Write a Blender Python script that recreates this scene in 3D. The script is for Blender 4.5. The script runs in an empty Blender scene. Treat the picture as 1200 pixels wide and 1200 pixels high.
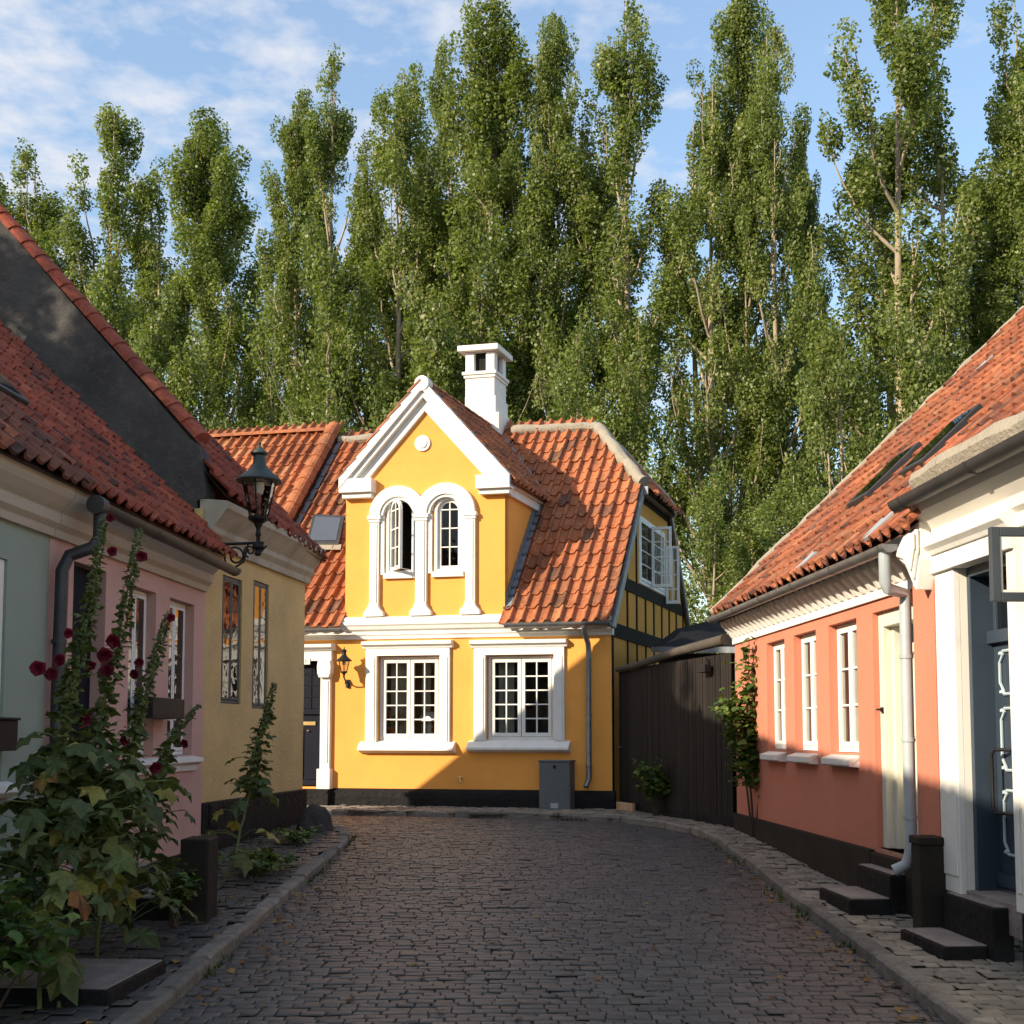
import bpy, bmesh, math, random
import numpy as np
from mathutils import Vector, Matrix, noise as mnoise
from mathutils.geometry import tessellate_polygon

random.seed(7)
SC = bpy.context.scene
COL = SC.collection
R = math.radians
# ------------------------------------------------------------------ camera
FOC, CX, CY, PITCH, EYE = 1340.0, 600.0, 768.0, R(4.0), 1.6
cam_d = bpy.data.cameras.new('camera'); cam = bpy.data.objects.new('camera', cam_d); COL.objects.link(cam)
cam.location = (0, 0, EYE); cam.rotation_euler = (R(90) + PITCH, 0, 0)
cam_d.sensor_width = 36; cam_d.lens = FOC / 1200 * 36
cam_d.shift_y = (CY - 600) / 1200
cam_d.clip_end = 5000
SC.camera = cam
CAMP = Vector((0, 0, EYE))

def ray(px, row):
    dx, dy = (px - CX) / FOC, (CY - row) / FOC
    c, s = math.cos(PITCH), math.sin(PITCH)
    return Vector((dx, c - dy * s, s + dy * c))

def at(px, row, Y):
    d = ray(px, row)
    return CAMP + d * (Y / d.y)

# ------------------------------------------------------------------ helpers
def V(p): return Vector(p)

class Frame:
    """upright plane: O origin (x,y), U along the wall (left to right for the viewer), N outward"""
    def __init__(s, O, U, N=None):
        s.O = Vector((O[0], O[1])); s.U = Vector(U).normalized()
        s.N = Vector(N).normalized() if N is not None else Vector((s.U.y, -s.U.x))
    def P(s, u, z, o=0.0):
        q = s.O + s.U * u + s.N * o
        return Vector((q.x, q.y, z))
    def px(s, px, row, o=0.0):
        d = ray(px, row)
        n = Vector((s.U.y, -s.U.x, 0))
        q = s.P(0, 0, o)
        t = (q - CAMP).dot(n) / d.dot(n)
        h = CAMP + d * t
        return ((h.xy - q.xy).dot(s.U), h.z)
    def u(s, px, o=0.0): return s.px(px, 800, o)[0]

class MB:
    def __init__(s): s.v = []; s.f = []; s.t = []
    def add(s, vs, fs, tint=0.5):
        o = len(s.v); s.v += [Vector(p) for p in vs]; s.t += [tint] * len(vs)
        s.f += [[i + o for i in f] for f in fs]
        return s
    def quad(s, a, b, c, d, tint=0.5): return s.add([a, b, c, d], [[0, 1, 2, 3]], tint)
    def hexa(s, p, tint=0.5):   # p: 4 bottom + 4 top
        return s.add(p, [[3, 2, 1, 0], [4, 5, 6, 7], [0, 1, 5, 4], [1, 2, 6, 5], [2, 3, 7, 6], [3, 0, 4, 7]], tint)
    def box(s, F, u0, u1, z0, z1, o0, o1, tint=0.5):
        return s.hexa([F.P(u0, z0, o1), F.P(u1, z0, o1), F.P(u1, z0, o0), F.P(u0, z0, o0),
                       F.P(u0, z1, o1), F.P(u1, z1, o1), F.P(u1, z1, o0), F.P(u0, z1, o0)], tint)
    def cube(s, x0, x1, y0, y1, z0, z1, tint=0.5):
        return s.hexa([(x0, y0, z0), (x1, y0, z0), (x1, y1, z0), (x0, y1, z0), (x0, y0, z1), (x1, y0, z1), (x1, y1, z1), (x0, y1, z1)], tint)
    def prism(s, F, pts, o0, o1, tint=0.5):
        n = len(pts)
        a = sum(pts[i][0] * pts[(i + 1) % n][1] - pts[(i + 1) % n][0] * pts[i][1] for i in range(n))
        if a < 0: pts = pts[::-1]
        vs = [F.P(u, z, o1) for u, z in pts] + [F.P(u, z, o0) for u, z in pts]
        fs = [list(range(n)), list(range(2 * n - 1, n - 1, -1))]
        fs += [[i, i + n, (i + 1) % n + n, (i + 1) % n] for i in range(n)]
        return s.add(vs, fs, tint)
    def panel(s, F, outer, holes, o1, depth=0.12):
        """front face with holes at out=o1, reveals going in by depth"""
        loops = [outer] + holes
        flat = [p for l in loops for p in l]
        tris = tessellate_polygon([[Vector((p[0], p[1], 0)) for p in l] for l in loops])
        fs = []
        for t in tris:
            a, b, c = [flat[i] for i in t]
            ar = (b[0] - a[0]) * (c[1] - a[1]) - (c[0] - a[0]) * (b[1] - a[1])
            fs.append(list(t) if ar > 0 else list(t)[::-1])
        s.add([F.P(u, z, o1) for u, z in flat], fs)
        for l in loops:
            n = len(l)
            for i in range(n):
                a, b = l[i], l[(i + 1) % n]
                s.quad(F.P(*a, o1), F.P(*b, o1), F.P(*b, o1 - depth), F.P(*a, o1 - depth))
        return s
    def tube(s, path, r, seg=8, tint=0.5, cap=True):
        path = [Vector(p) for p in path]; n = len(path)
        rs = r if isinstance(r, (list, tuple)) else [r] * n
        rings = []; ref = None
        for i, p in enumerate(path):
            d = (path[min(i + 1, n - 1)] - path[max(i - 1, 0)])
            d = d.normalized() if d.length > 1e-9 else Vector((0, 0, 1))
            if ref is None: ref = Vector((1, 0, 0)) if abs(d.x) < .8 else Vector((0, 1, 0))
            a = (ref - d * ref.dot(d)).normalized(); ref = a; b = d.cross(a)
            rings.append([p + (a * math.cos(k * 2 * math.pi / seg) + b * math.sin(k * 2 * math.pi / seg)) * rs[i] for k in range(seg)])
        vs = [q for g in rings for q in g]
        fs = [[i * seg + k, i * seg + (k + 1) % seg, (i + 1) * seg + (k + 1) % seg, (i + 1) * seg + k] for i in range(n - 1) for k in range(seg)]
        if cap: fs += [list(range(seg))[::-1], [(n - 1) * seg + k for k in range(seg)]]
        return s.add(vs, fs, tint)
    def lathe(s, c, prof, seg=16, tint=0.5, rot=0.0):
        c = Vector(c); n = len(prof)
        vs = [c + Vector((r * math.cos(rot + k * 2 * math.pi / seg), r * math.sin(rot + k * 2 * math.pi / seg), z)) for r, z in prof for k in range(seg)]
        fs = [[i * seg + k, i * seg + (k + 1) % seg, (i + 1) * seg + (k + 1) % seg, (i + 1) * seg + k] for i in range(n - 1) for k in range(seg)]
        fs += [list(range(seg))[::-1], [(n - 1) * seg + k for k in range(seg)]]
        return s.add(vs, fs, tint)
    def halfpipe(s, p0, p1, r, seg=10, th=0.006):
        p0, p1 = Vector(p0), Vector(p1); d = (p1 - p0).normalized()
        a = d.cross(Vector((0, 0, 1))).normalized(); up = a.cross(d)
        def ring(p, rr): return [p + a * rr * math.cos(math.pi + math.pi * k / seg) + up * rr * math.sin(math.pi + math.pi * k / seg) for k in range(seg + 1)]
        o0, o1, i0, i1 = ring(p0, r), ring(p1, r), ring(p0, r - th), ring(p1, r - th); m = seg + 1
        fs = []
        for k in range(seg):
            fs += [[k, k + 1, m + k + 1, m + k], [2 * m + k + 1, 2 * m + k, 3 * m + k, 3 * m + k + 1]]
        fs += [[0, m, 3 * m, 2 * m], [m - 1, 3 * m - 1, 4 * m - 1, 2 * m - 1], list(range(m)), list(range(2 * m - 1, m - 1, -1))]
        s.add(o0 + o1 + i0 + i1, fs)
        n = max(1, int((p1 - p0).length / 1.1))
        for i in range(n + 1):                                   # joint collars
            q = p0 + (p1 - p0) * (0.02 + 0.96 * i / max(n, 1))
            c0, c1 = ring(q - d * .018, r + .006), ring(q + d * .018, r + .006)
            s.add(c0 + c1, [[k, k + 1, m + k + 1, m + k] for k in range(seg)])
        return s
    def build(s, name, mat, parent=None, smooth=False, bevel=0.0, clips=(), keep=None, weld=False):
        me = bpy.data.meshes.new(name); off = parent_world(parent)
        me.from_pydata([p - off for p in s.v], [], s.f)
        at_ = me.attributes.new('tint', 'FLOAT', 'POINT'); at_.data.foreach_set('value', s.t)
        if clips or keep or weld:
            bm = bmesh.new(); bm.from_mesh(me)
            for co, no in clips:
                bmesh.ops.bisect_plane(bm, geom=bm.verts[:] + bm.edges[:] + bm.faces[:], plane_co=Vector(co) - off, plane_no=no, clear_outer=True)
            if keep:
                bmesh.ops.delete(bm, geom=[f for f in bm.faces if not keep(f.calc_center_median() + off)], context='FACES')
            if weld: bmesh.ops.remove_doubles(bm, verts=bm.verts[:], dist=1e-4)
            bm.to_mesh(me); bm.free()
        me.materials.append(mat)
        if smooth:
            me.polygons.foreach_set('use_smooth', [True] * len(me.polygons))
            me.set_sharp_from_angle(angle=R(40))
        o = bpy.data.objects.new(name, me); COL.objects.link(o)
        if parent: o.parent = parent
        if bevel:
            b = o.modifiers.new('bevel', 'BEVEL'); b.width = bevel; b.segments = 2; b.limit_method = 'ANGLE'; b.angle_limit = R(35); b.harden_normals = False
        return o

def parent_world(p):
    w = Vector((0, 0, 0))
    while p is not None: w = w + p.location; p = p.parent
    return w

def thing(name, label, cat, loc, group=None):
    o = bpy.data.objects.new(name, None); COL.objects.link(o); o.location = loc; o.empty_display_size = .2
    o['label'] = label; o['category'] = cat
    if group: o['group'] = group
    return o
def tag(o, label, cat, group=None):
    o['label'] = label; o['category'] = cat
    if group: o['group'] = group
    return o
def structure(o): o['kind'] = 'structure'; return o

# ------------------------------------------------------------------ materials
def lin(h):
    return tuple(((c / 255) / 12.92 if c / 255 <= .04045 else ((c / 255 + .055) / 1.055) ** 2.4) for c in h)

class NT:
    def __init__(s, name):
        s.m = bpy.data.materials.new(name); s.m.use_nodes = True; s.t = s.m.node_tree; s.t.nodes.clear()
        s.out = s.n('ShaderNodeOutputMaterial')
    def n(s, k, **kw):
        x = s.t.nodes.new(k)
        for a, b in kw.items():
            if a in x.inputs: x.inputs[a].default_value = b
            else: setattr(x, a, b)
        return x
    def l(s, a, b): s.t.links.new(a, b)
    def noise(s, vec, scale, detail=5, rough=.6):
        x = s.n('ShaderNodeTexNoise'); x.inputs['Scale'].default_value = scale; x.inputs['Detail'].default_value = detail; x.inputs['Roughness'].default_value = rough
        s.l(vec, x.inputs['Vector']); return x.outputs['Fac']
    def ramp(s, fac, stops):
        x = s.n('ShaderNodeValToRGB'); e = x.color_ramp.elements
        while len(e) < len(stops): e.new(.5)
        for i, (p, c) in enumerate(stops):
            e[i].position = p; e[i].color = (*c, 1) if len(c) == 3 else c
        s.l(fac, x.inputs['Fac']); return x.outputs['Color']
    def mix(s, fac, a, b, mode='MIX'):
        x = s.n('ShaderNodeMix', data_type='RGBA', blend_type=mode)
        if isinstance(fac, (int, float)): x.inputs[0].default_value = fac
        else: s.l(fac, x.inputs[0])
        for sock, v in ((x.inputs[6], a), (x.inputs[7], b)):
            if isinstance(v, tuple): sock.default_value = (*v, 1)
            else: s.l(v, sock)
        return x.outputs[2]

def mul(c, k): return tuple(min(1, x * k) for x in c)

def paint(name, col, rough=.75, var=.12, vs=1.5, bump=.25, bs=90, dist=.004, spec=.35, stain=None, stain_amt=.5, stain_scale=2.2, metallic=0.0, tint=None, stretch=None):
    k = NT(name); tc = k.n('ShaderNodeTexCoord').outputs['Object']
    if stretch:
        mp = k.n('ShaderNodeMapping'); mp.inputs['Scale'].default_value = stretch; k.l(tc, mp.inputs['Vector']); tv = mp.outputs['Vector']
    else: tv = tc
    c = k.ramp(k.noise(tv, vs, 6), [(.3, mul(col, 1 - var)), (.7, mul(col, 1 + var))])
    if tint:
        a = k.n('ShaderNodeAttribute', attribute_name='tint')
        tr = k.ramp(a.outputs['Fac'], tint)
        c = k.mix(1.0, c, tr, 'MULTIPLY')
    if stain:
        f = k.ramp(k.noise(tv, stain_scale, 8, .7), [(.5, (0, 0, 0)), (.5 + .28, (stain_amt,) * 3)])
        c = k.mix(f, c, stain)
    p = k.n('ShaderNodeBsdfPrincipled', Roughness=rough, Metallic=metallic); p.inputs['Specular IOR Level'].default_value = spec
    k.l(c, p.inputs['Base Color'])
    if bump:
        b = k.n('ShaderNodeBump', Strength=bump, Distance=dist); k.l(k.noise(tv, bs, 4), b.inputs['Height']); k.l(b.outputs['Normal'], p.inputs['Normal'])
    k.l(p.outputs['BSDF'], k.out.inputs['Surface'])
    return k.m

def tile_mat(name, dark, mid, light, lichen, lich_amt, moss=(.06, .055, .03)):
    k = NT(name); tc = k.n('ShaderNodeTexCoord').outputs['Object']
    a = k.n('ShaderNodeAttribute', attribute_name='tint').outputs['Fac']
    c = k.ramp(a, [(0, dark), (.35, mid), (.75, mid), (1, light)])
    n1 = k.ramp(k.noise(tc, 14, 6, .7), [(.3, (.55, .55, .56)), (.7, (1.18, 1.18, 1.18))])
    n2 = k.ramp(k.noise(tc, 1.1, 5, .6), [(.35, (.62, .60, .60)), (.65, (1.12, 1.12, 1.12))])
    n1 = k.mix(1.0, n1, n2, 'MULTIPLY')
    c = k.mix(1.0, c, n1, 'MULTIPLY')
    big = k.ramp(k.noise(tc, .7, 3), [(.4, (0, 0, 0)), (.68, (1, 1, 1))])
    fine = k.ramp(k.noise(tc, 9, 8, .75), [(.5, (0, 0, 0)), (.66, (lich_amt,) * 3)])
    m1 = k.mix(1.0, big, fine, 'MULTIPLY')
    c = k.mix(m1, c, lichen)
    ms = k.ramp(k.noise(tc, 22, 6, .7), [(.62, (0, 0, 0)), (.75, (.7,) * 3)])
    c = k.mix(ms, c, moss)
    p = k.n('ShaderNodeBsdfPrincipled', Roughness=.8); p.inputs['Specular IOR Level'].default_value = .3
    k.l(c, p.inputs['Base Color'])
    b = k.n('ShaderNodeBump', Strength=.5, Distance=.008); k.l(k.noise(tc, 60, 5), b.inputs['Height']); k.l(b.outputs['Normal'], p.inputs['Normal'])
    k.l(p.outputs['BSDF'], k.out.inputs['Surface'])
    return k.m

def glass_mat(name, ior=1.5, tintc=(.9, .93, .92), wav=.0):
    k = NT(name)
    fr = k.n('ShaderNodeFresnel', IOR=ior)
    t = k.n('ShaderNodeBsdfTransparent'); t.inputs['Color'].default_value = (*tintc, 1)
    g = k.n('ShaderNodeBsdfGlossy', Roughness=.02)
    if wav:
        tc = k.n('ShaderNodeTexCoord').outputs['Object']
        b = k.n('ShaderNodeBump', Strength=wav, Distance=.02); k.l(k.noise(tc, 3.5, 2), b.inputs['Height'])
        k.l(b.outputs['Normal'], g.inputs['Normal'])
    mx = k.n('ShaderNodeMixShader'); k.l(fr.outputs[0], mx.inputs[0]); k.l(t.outputs[0], mx.inputs[1]); k.l(g.outputs[0], mx.inputs[2])
    k.l(mx.outputs[0], k.out.inputs['Surface'])
    return k.m

def leaf_mat(name, stops, trans=.35, rough=.5, veins=0):
    k = NT(name)
    a = k.n('ShaderNodeAttribute', attribute_name='tint').outputs['Fac']
    c = k.ramp(a, stops)
    if veins: c = k.mix(1.0, c, k.ramp(k.noise(k.n('ShaderNodeTexCoord').outputs['Object'], veins, 5, .7), [(.3, (.6, .62, .55)), (.7, (1.3, 1.3, 1.2))]), 'MULTIPLY')
    p = k.n('ShaderNodeBsdfPrincipled', Roughness=rough); p.inputs['Specular IOR Level'].default_value = .35
    k.l(c, p.inputs['Base Color'])
    tr = k.n('ShaderNodeBsdfTranslucent'); k.l(k.mix(1.0, c, (1.25, 1.3, .6), 'MULTIPLY'), tr.inputs['Color'])
    mx = k.n('ShaderNodeMixShader'); mx.inputs[0].default_value = trans
    k.l(p.outputs[0], mx.inputs[1]); k.l(tr.outputs[0], mx.inputs[2]); k.l(mx.outputs[0], k.out.inputs['Surface'])
    return k.m

M = {}
M['yellow'] = paint('yellow_limewash', (.88, .385, .08), .85, .06, 1.2, .4, 55, .005, stain=(.66, .31, .065), stain_amt=.55, stain_scale=1.5)
M['white'] = paint('white_paint', (.80, .78, .73), .65, .04, 3, .25, 50, .003, stain=(.55, .51, .43), stain_amt=.45, stain_scale=5)
M['white_wall'] = paint('white_limewash', (.80, .76, .68), .8, .04, 2, .3, 60, .004)
M['cream'] = paint('cream_paint', (.70, .665, .55), .5, .03, 3, .1, 80, .002)
M['tar'] = paint('black_tar', (.011, .0105, .011), .75, .3, 4, .8, 14, .03, .2, stain=(.024, .022, .02), stain_amt=.6)
M['tar_brown'] = paint('brown_tar', (.024, .0195, .016), .75, .25, 4, .5, 20, .012, .2, stain=(.045, .038, .03), stain_amt=.5)
M['tar_gable'] = paint('weathered_tar_render', (.075, .07, .067), .9, .35, 1.3, .7, 25, .02, .15, stain=(.15, .13, .105), stain_amt=.8, stain_scale=9)
M['coral'] = paint('coral_render', (.60, .215, .135), .85, .05, 1.5, .8, 55, .008, stain=(.50, .165, .095), stain_amt=.3)
M['pink'] = paint('pink_render', (.57, .345, .295), .85, .06, 1.3, .5, 60, .005, stain=(.44, .25, .22), stain_amt=.45)
M['green'] = paint('sage_render', (.29, .34, .28), .85, .07, 1.3, .5, 60, .005, stain=(.3, .33, .27), stain_amt=.4)
M['ochre'] = paint('ochre_limewash', (.60, .425, .185), .9, .12, 1.6, .9, 30, .012, stain=(.36, .30, .21), stain_amt=.85, stain_scale=1.3)
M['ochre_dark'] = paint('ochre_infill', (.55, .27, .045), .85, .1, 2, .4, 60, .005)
M['timber'] = paint('black_timber', (.014, .013, .011), .8, .3, 5, .4, 40, .006, .15)
M['stone_cornice'] = paint('weathered_cornice', (.42, .37, .285), .85, .12, 2.5, .5, 40, .006, stain=(.2, .165, .12), stain_amt=.8, stain_scale=3)
M['beige_cornice'] = paint('beige_cornice', (.46, .39, .31), .8, .08, 2.5, .3, 50, .004, stain=(.27, .23, .18), stain_amt=.6, stain_scale=2.5)
M['zinc'] = paint('zinc', (.21, .215, .22), .45, .2, 6, .15, 40, .003, .5, metallic=.6)
M['zinc_light'] = paint('painted_zinc', (.36, .40, .425), .45, .08, 6, .1, 40, .003, .5)
M['zinc_dark'] = paint('dark_zinc', (.05, .05, .052), .5, .25, 6, .15, 40, .003, .5, metallic=.3)
M['lead'] = paint('lead', (.2, .21, .23), .55, .2, 8, .3, 40, .006)
M['mortar'] = paint('mortar', (.34, .30, .24), .95, .2, 6, .9, 30, .02, stain=(.2, .17, .1), stain_amt=.6, stain_scale=6)
M['iron'] = paint('black_iron', (.012, .011, .011), .6, .2, 8, .3, 60, .004, .3)
M['iron_green'] = paint('green_black_iron', (.03, .045, .036), .5, .2, 8, .2, 60, .004, .5)
M['navy'] = paint('navy_paint', (.005, .006, .015), .6, .2, 4, .15, 60, .003, .15)
M['slate_blue'] = paint('slate_blue_paint', (.034, .05, .073), .4, .1, 3, .15, 60, .003, .5)
M['blue_light'] = paint('pale_blue_line', (.42, .5, .54), .5, .05, 4, 0)
M['window_blue'] = paint('dark_blue_frame', (.05, .062, .075), .5, .1, 4, .2, 60, .003)
M['planks'] = paint('tarred_planks', (.0125, .0095, .0075), .75, .35, 2.5, .6, 30, .006, stretch=(1, 1, .12), tint=[(0, (.55, .55, .55)), (1, (1.5, 1.4, 1.35))])
M['log'] = paint('grey_wood', (.075, .062, .05), .8, .2, 4, .5, 30, .006)
M['bare_wood'] = paint('bare_wood', (.5, .31, .18), .8, .15, 4, .3, 30, .004)
M['cabinet'] = paint('grey_cabinet', (.12, .128, .13), .55, .06, 4, .1, 60, .002)
M['stone_tread'] = paint('worn_stone', (.25, .215, .195), .9, .25, 6, 1.0, 35, .012, stain=(.1, .08, .07), stain_amt=.5)
M['boulder'] = paint('boulder', (.045, .04, .037), .85, .3, 5, .9, 18, .03)
M['kerb'] = paint('granite_kerb', (.19, .172, .152), .9, .28, 7, 1.0, 32, .02, stain=(.085, .08, .055), stain_amt=.9, stain_scale=4, tint=[(0, (.75, .75, .75)), (1, (1.2, 1.17, 1.12))])
M['sett'] = paint('granite_setts', (.068, .068, .068), .5, .22, 9, .6, 45, .005, .4, stain=(.055, .054, .055), stain_amt=.75, stain_scale=.9, tint=[(0, (.66, .68, .71)), (.5, (1, .98, .965)), (1, (1.4, 1.28, 1.18))])
M['sett_pale'] = paint('pale_setts', (.25, .225, .19), .8, .2, 9, .7, 45, .01, stain=(.15, .13, .085), stain_amt=.6, tint=[(0, (.6, .6, .6)), (1, (1.3, 1.25, 1.2))])
M['dirt'] = paint('dirt_joint', (.058, .053, .046), .95, .3, 4, .9, 40, .02)
M['ground'] = paint('garden_ground', (.05, .06, .025), .95, .3, .6, .6, 6, .05)
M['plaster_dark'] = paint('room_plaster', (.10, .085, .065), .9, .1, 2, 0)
M['curtain'] = paint('curtain_cloth', (.45, .42, .37), .9, .05, 3, 0)
M['brass'] = paint('brass', (.6, .45, .2), .35, .1, 6, 0, metallic=.9)
M['lamp_glass'] = glass_mat('lantern_glass', 1.45, (.88, .88, .86), .3)
M['glass'] = glass_mat('window_glass', 1.5, (.86, .9, .88), .25)
M['glass_sky'] = glass_mat('skylight_glass', 4.0, (.4, .43, .45), .05)
M['glass_street'] = glass_mat('old_window_glass', 2.5, (.55, .58, .57), .16)
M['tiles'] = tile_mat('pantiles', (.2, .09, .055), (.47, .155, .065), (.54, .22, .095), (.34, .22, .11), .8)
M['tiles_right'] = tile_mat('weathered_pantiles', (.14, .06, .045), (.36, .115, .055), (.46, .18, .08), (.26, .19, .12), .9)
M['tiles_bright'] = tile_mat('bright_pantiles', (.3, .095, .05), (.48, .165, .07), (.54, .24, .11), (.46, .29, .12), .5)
M['tiles_left'] = tile_mat('dark_red_pantiles', (.10, .04, .03), (.34, .075, .038), (.42, .12, .06), (.12, .085, .075), .8)  # darker, redder tiles with grey lichen for the left roofs
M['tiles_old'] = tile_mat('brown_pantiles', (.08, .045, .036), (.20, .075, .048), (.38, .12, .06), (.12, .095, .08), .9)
M['bark'] = paint('poplar_bark', (.33, .265, .185), .9, .35, 2, .8, 12, .03, stretch=(1, 1, .3))
M['bark_dark'] = paint('stem_brown', (.07, .05, .035), .9, .3, 4, .4, 30, .005)
M['poplar'] = leaf_mat('poplar_leaves', [(0, (.075, .105, .028)), (.5, (.175, .225, .055)), (.85, (.25, .29, .085)), (1, (.34, .35, .19))], .45, .42)
M['shrub_leaf'] = leaf_mat('shrub_leaves', [(0, (.03, .065, .014)), (.6, (.08, .14, .03)), (1, (.2, .25, .05))], .3)
M['holly_leaf'] = leaf_mat('hollyhock_leaves', [(0, (.04, .06, .024)), (.55, (.095, .125, .04)), (.8, (.15, .18, .06)), (.9, (.3, .28, .06)), (1, (.26, .1, .04))], .3, .55, 45)
M['stem'] = paint('hollyhock_stem', (.14, .17, .06), .7, .2, 6, 0)
M['flower'] = leaf_mat('dark_red_petals', [(0, (.05, .002, .008)), (1, (.19, .006, .035))], .25)
M['litter'] = leaf_mat('dry_leaves', [(0, (.10, .05, .02)), (.6, (.2, .1, .035)), (1, (.28, .2, .06))], .1, .8)
M['weed'] = leaf_mat('weeds', [(0, (.03, .05, .014)), (1, (.1, .13, .04))], .25)
# ------------------------------------------------------------------ ground levels
ZK = [(-400, -.02), (-10, -.02), (5, 0), (7, .03), (9, .085), (10.7, .15), (12.5, .25), (14.5, .335), (16, .36), (18, .37), (4000, .37)]
def zg0(y):
    for (a, za), (b, zb) in zip(ZK, ZK[1:]):
        if y <= b: return za + (zb - za) * (y - a) / (b - a)
    return ZK[-1][1]
def zg(y): return sum(zg0(y + d) for d in (-.6, -.3, 0, .3, .6)) / 5
KERB_H = .085
def zs(y): return zg(y) + KERB_H

LK = [(-1.9, -4), (-1.93, 4), (-1.97, 6), (-2.0, 8), (-2.0, 10), (-1.95, 12), (-1.93, 13.4), (-2.0, 14.2), (-2.25, 15.0), (-2.9, 15.75), (-4.2, 16.2), (-9, 17.2)]
RK = [(2.28, -4), (2.33, 5), (2.38, 6.5), (2.44, 8), (2.46, 10), (2.47, 12), (2.44, 13.6), (2.32, 14.7), (2.0, 15.7), (1.5, 16.4), (.8, 16.9), (0, 17.2), (-2, 17.7), (-5, 18.35), (-9, 19.2)]

def inside(poly, x, y):
    c = False; n = len(poly)
    for i in range(n):
        x1, y1 = poly[i]; x2, y2 = poly[i - 1]
        if (y1 > y) != (y2 > y) and x < (x2 - x1) * (y - y1) / (y2 - y1) + x1: c = not c
    return c

def make_setts(poly, zf, du, dv, seed, jit=.12, hv=.008, y0=None, y1=None):
    rnd = random.Random(seed); mb = MB()
    xs = [p[0] for p in poly]; ys = [p[1] for p in poly]
    y = max(min(ys), y0 if y0 is not None else -99); ymax = min(max(ys), y1 if y1 is not None else 99)
    while y < ymax:
        h = dv * rnd.uniform(.9, 1.1); x = min(xs) - rnd.random() * du
        wob = rnd.uniform(0, 6)
        while x < max(xs):
            w = du * rnd.uniform(.7, 1.45)
            cx, cy = x + w / 2, y + h / 2 + .03 * math.sin(cx_ := (x * .9 + wob * .12)) + .05 * math.sin(x * .55)
            if inside(poly, cx, cy):
                g = .0035; hw, hh = w / 2 - g, h / 2 - g
                tl = rnd.gauss(0, hv); tx, ty = rnd.gauss(0, .018), rnd.gauss(0, .03)
                jx = [rnd.uniform(-jit, jit) * hw * .6 for _ in range(4)]; jy = [rnd.uniform(-jit, jit) * hh for _ in range(4)]
                vs = []
                for k, (s, dz) in enumerate(((1.0, -.0095), (.95, -.003), (.82, -.0008), (.4, .0004))):
                    for q, (a, b) in enumerate(((-1, -1), (1, -1), (1, 1), (-1, 1))):
                        px, py = cx + a * hw * s + jx[q] * s, cy + b * hh * s + jy[q] * s
                        vs.append((px, py, zf(py) + tl + dz + (px - cx) * tx + (py - cy) * ty))
                fs = []
                for k in range(3):
                    for q in range(4):
                        r = (q + 1) % 4; fs.append([k * 4 + q, k * 4 + r, k * 4 + 4 + r, k * 4 + 4 + q])
                fs.append([12, 13, 14, 15])
                mb.add(vs, fs, min(1, max(0, rnd.gauss(.5, .22))))
            x += w
        y += h
    return mb

road_poly = LK + RK[::-1]
structure(make_setts([(x - .06, y) for x, y in LK] + [(x + .06, y + .03) for x, y in RK[::-1]], zg, .122, .082, 3, hv=.003, y0=4.2).build('road', M['sett'], smooth=True))
left_walk = [(x - .10, y) for x, y in LK] + [(-9, 14), (-4.2, 14), (-4.2, -4)]
right_walk = [(x + .10, y) for x, y in RK] + [(-9, 20.6), (1.4, 18.2), (2.0, 18.4), (3.6, 15), (3.9, -4)]
structure(make_setts(left_walk, zs, .115, .10, 5, .2, .006, y0=4.2).build('left_pavement', M['sett'], smooth=True))
structure(make_setts(right_walk, zs, .125, .105, 6, .2, .006, y0=4.2).build('right_pavement', M['sett_pale'], smooth=True))
# earth bed under the setts and the wide ground beyond
mb = MB(); gx = [-600, -60, -20, -9, -4.2, -2.05, 2.5, 3.9, 9, 20, 60, 600]; gy = [-300, -20, -4, 2] + [4 + .5 * i for i in range(31)] + [22, 30, 60, 150, 700]
def zbed(x, y):
    walk = inside(left_walk, x, y) or inside(right_walk, x, y)
    return zg(y) - .013
for j in range(len(gy) - 1):
    for i in range(len(gx) - 1):
        mb.quad(*[(x, y, zbed(x, y)) for x, y in ((gx[i], gy[j]), (gx[i + 1], gy[j]), (gx[i + 1], gy[j + 1]), (gx[i], gy[j + 1]))])
structure(mb.build('ground', M['dirt']))
for nm, pl in (('pavement_bed_left', left_walk), ('pavement_bed_right', right_walk)):
    mb = MB(); tri = tessellate_polygon([[Vector((x, y, 0)) for x, y in pl]])
    # a strip following the slope
    ys = sorted(set([p[1] for p in pl] + [4 + .4 * i for i in range(42)]))
    for a, b in zip(ys, ys[1:]):
        if a < 1: continue
        m = (a + b) / 2; xs = [x for x in np.arange(-9, 4, .1) if inside(pl, x, m)]
        if not xs: continue
        run = [xs[0]]
        for x, nx in zip(xs, xs[1:] + [99]):
            if nx - x > .15:
                mb.quad((run[0] - .05, a, zs(a) - .028), (x + .05, a, zs(a) - .028), (x + .05, b, zs(b) - .028), (run[0] - .05, b, zs(b) - .028)); run = [nx]
    structure(mb.build(nm.replace('_left', '').replace('_right', ''), M['dirt']))
# lawn sheet behind the houses
mb = MB()
for j in range(8):
    for i in range(12):
        x0, y0 = -150 + 25 * i, 24 + 30 * j
        mb.quad((x0, y0, .42), (x0 + 25, y0, .42), (x0 + 25, y0 + 30, .42), (x0, y0 + 30, .42))
structure(mb.build('garden_ground', M['ground']))

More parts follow.
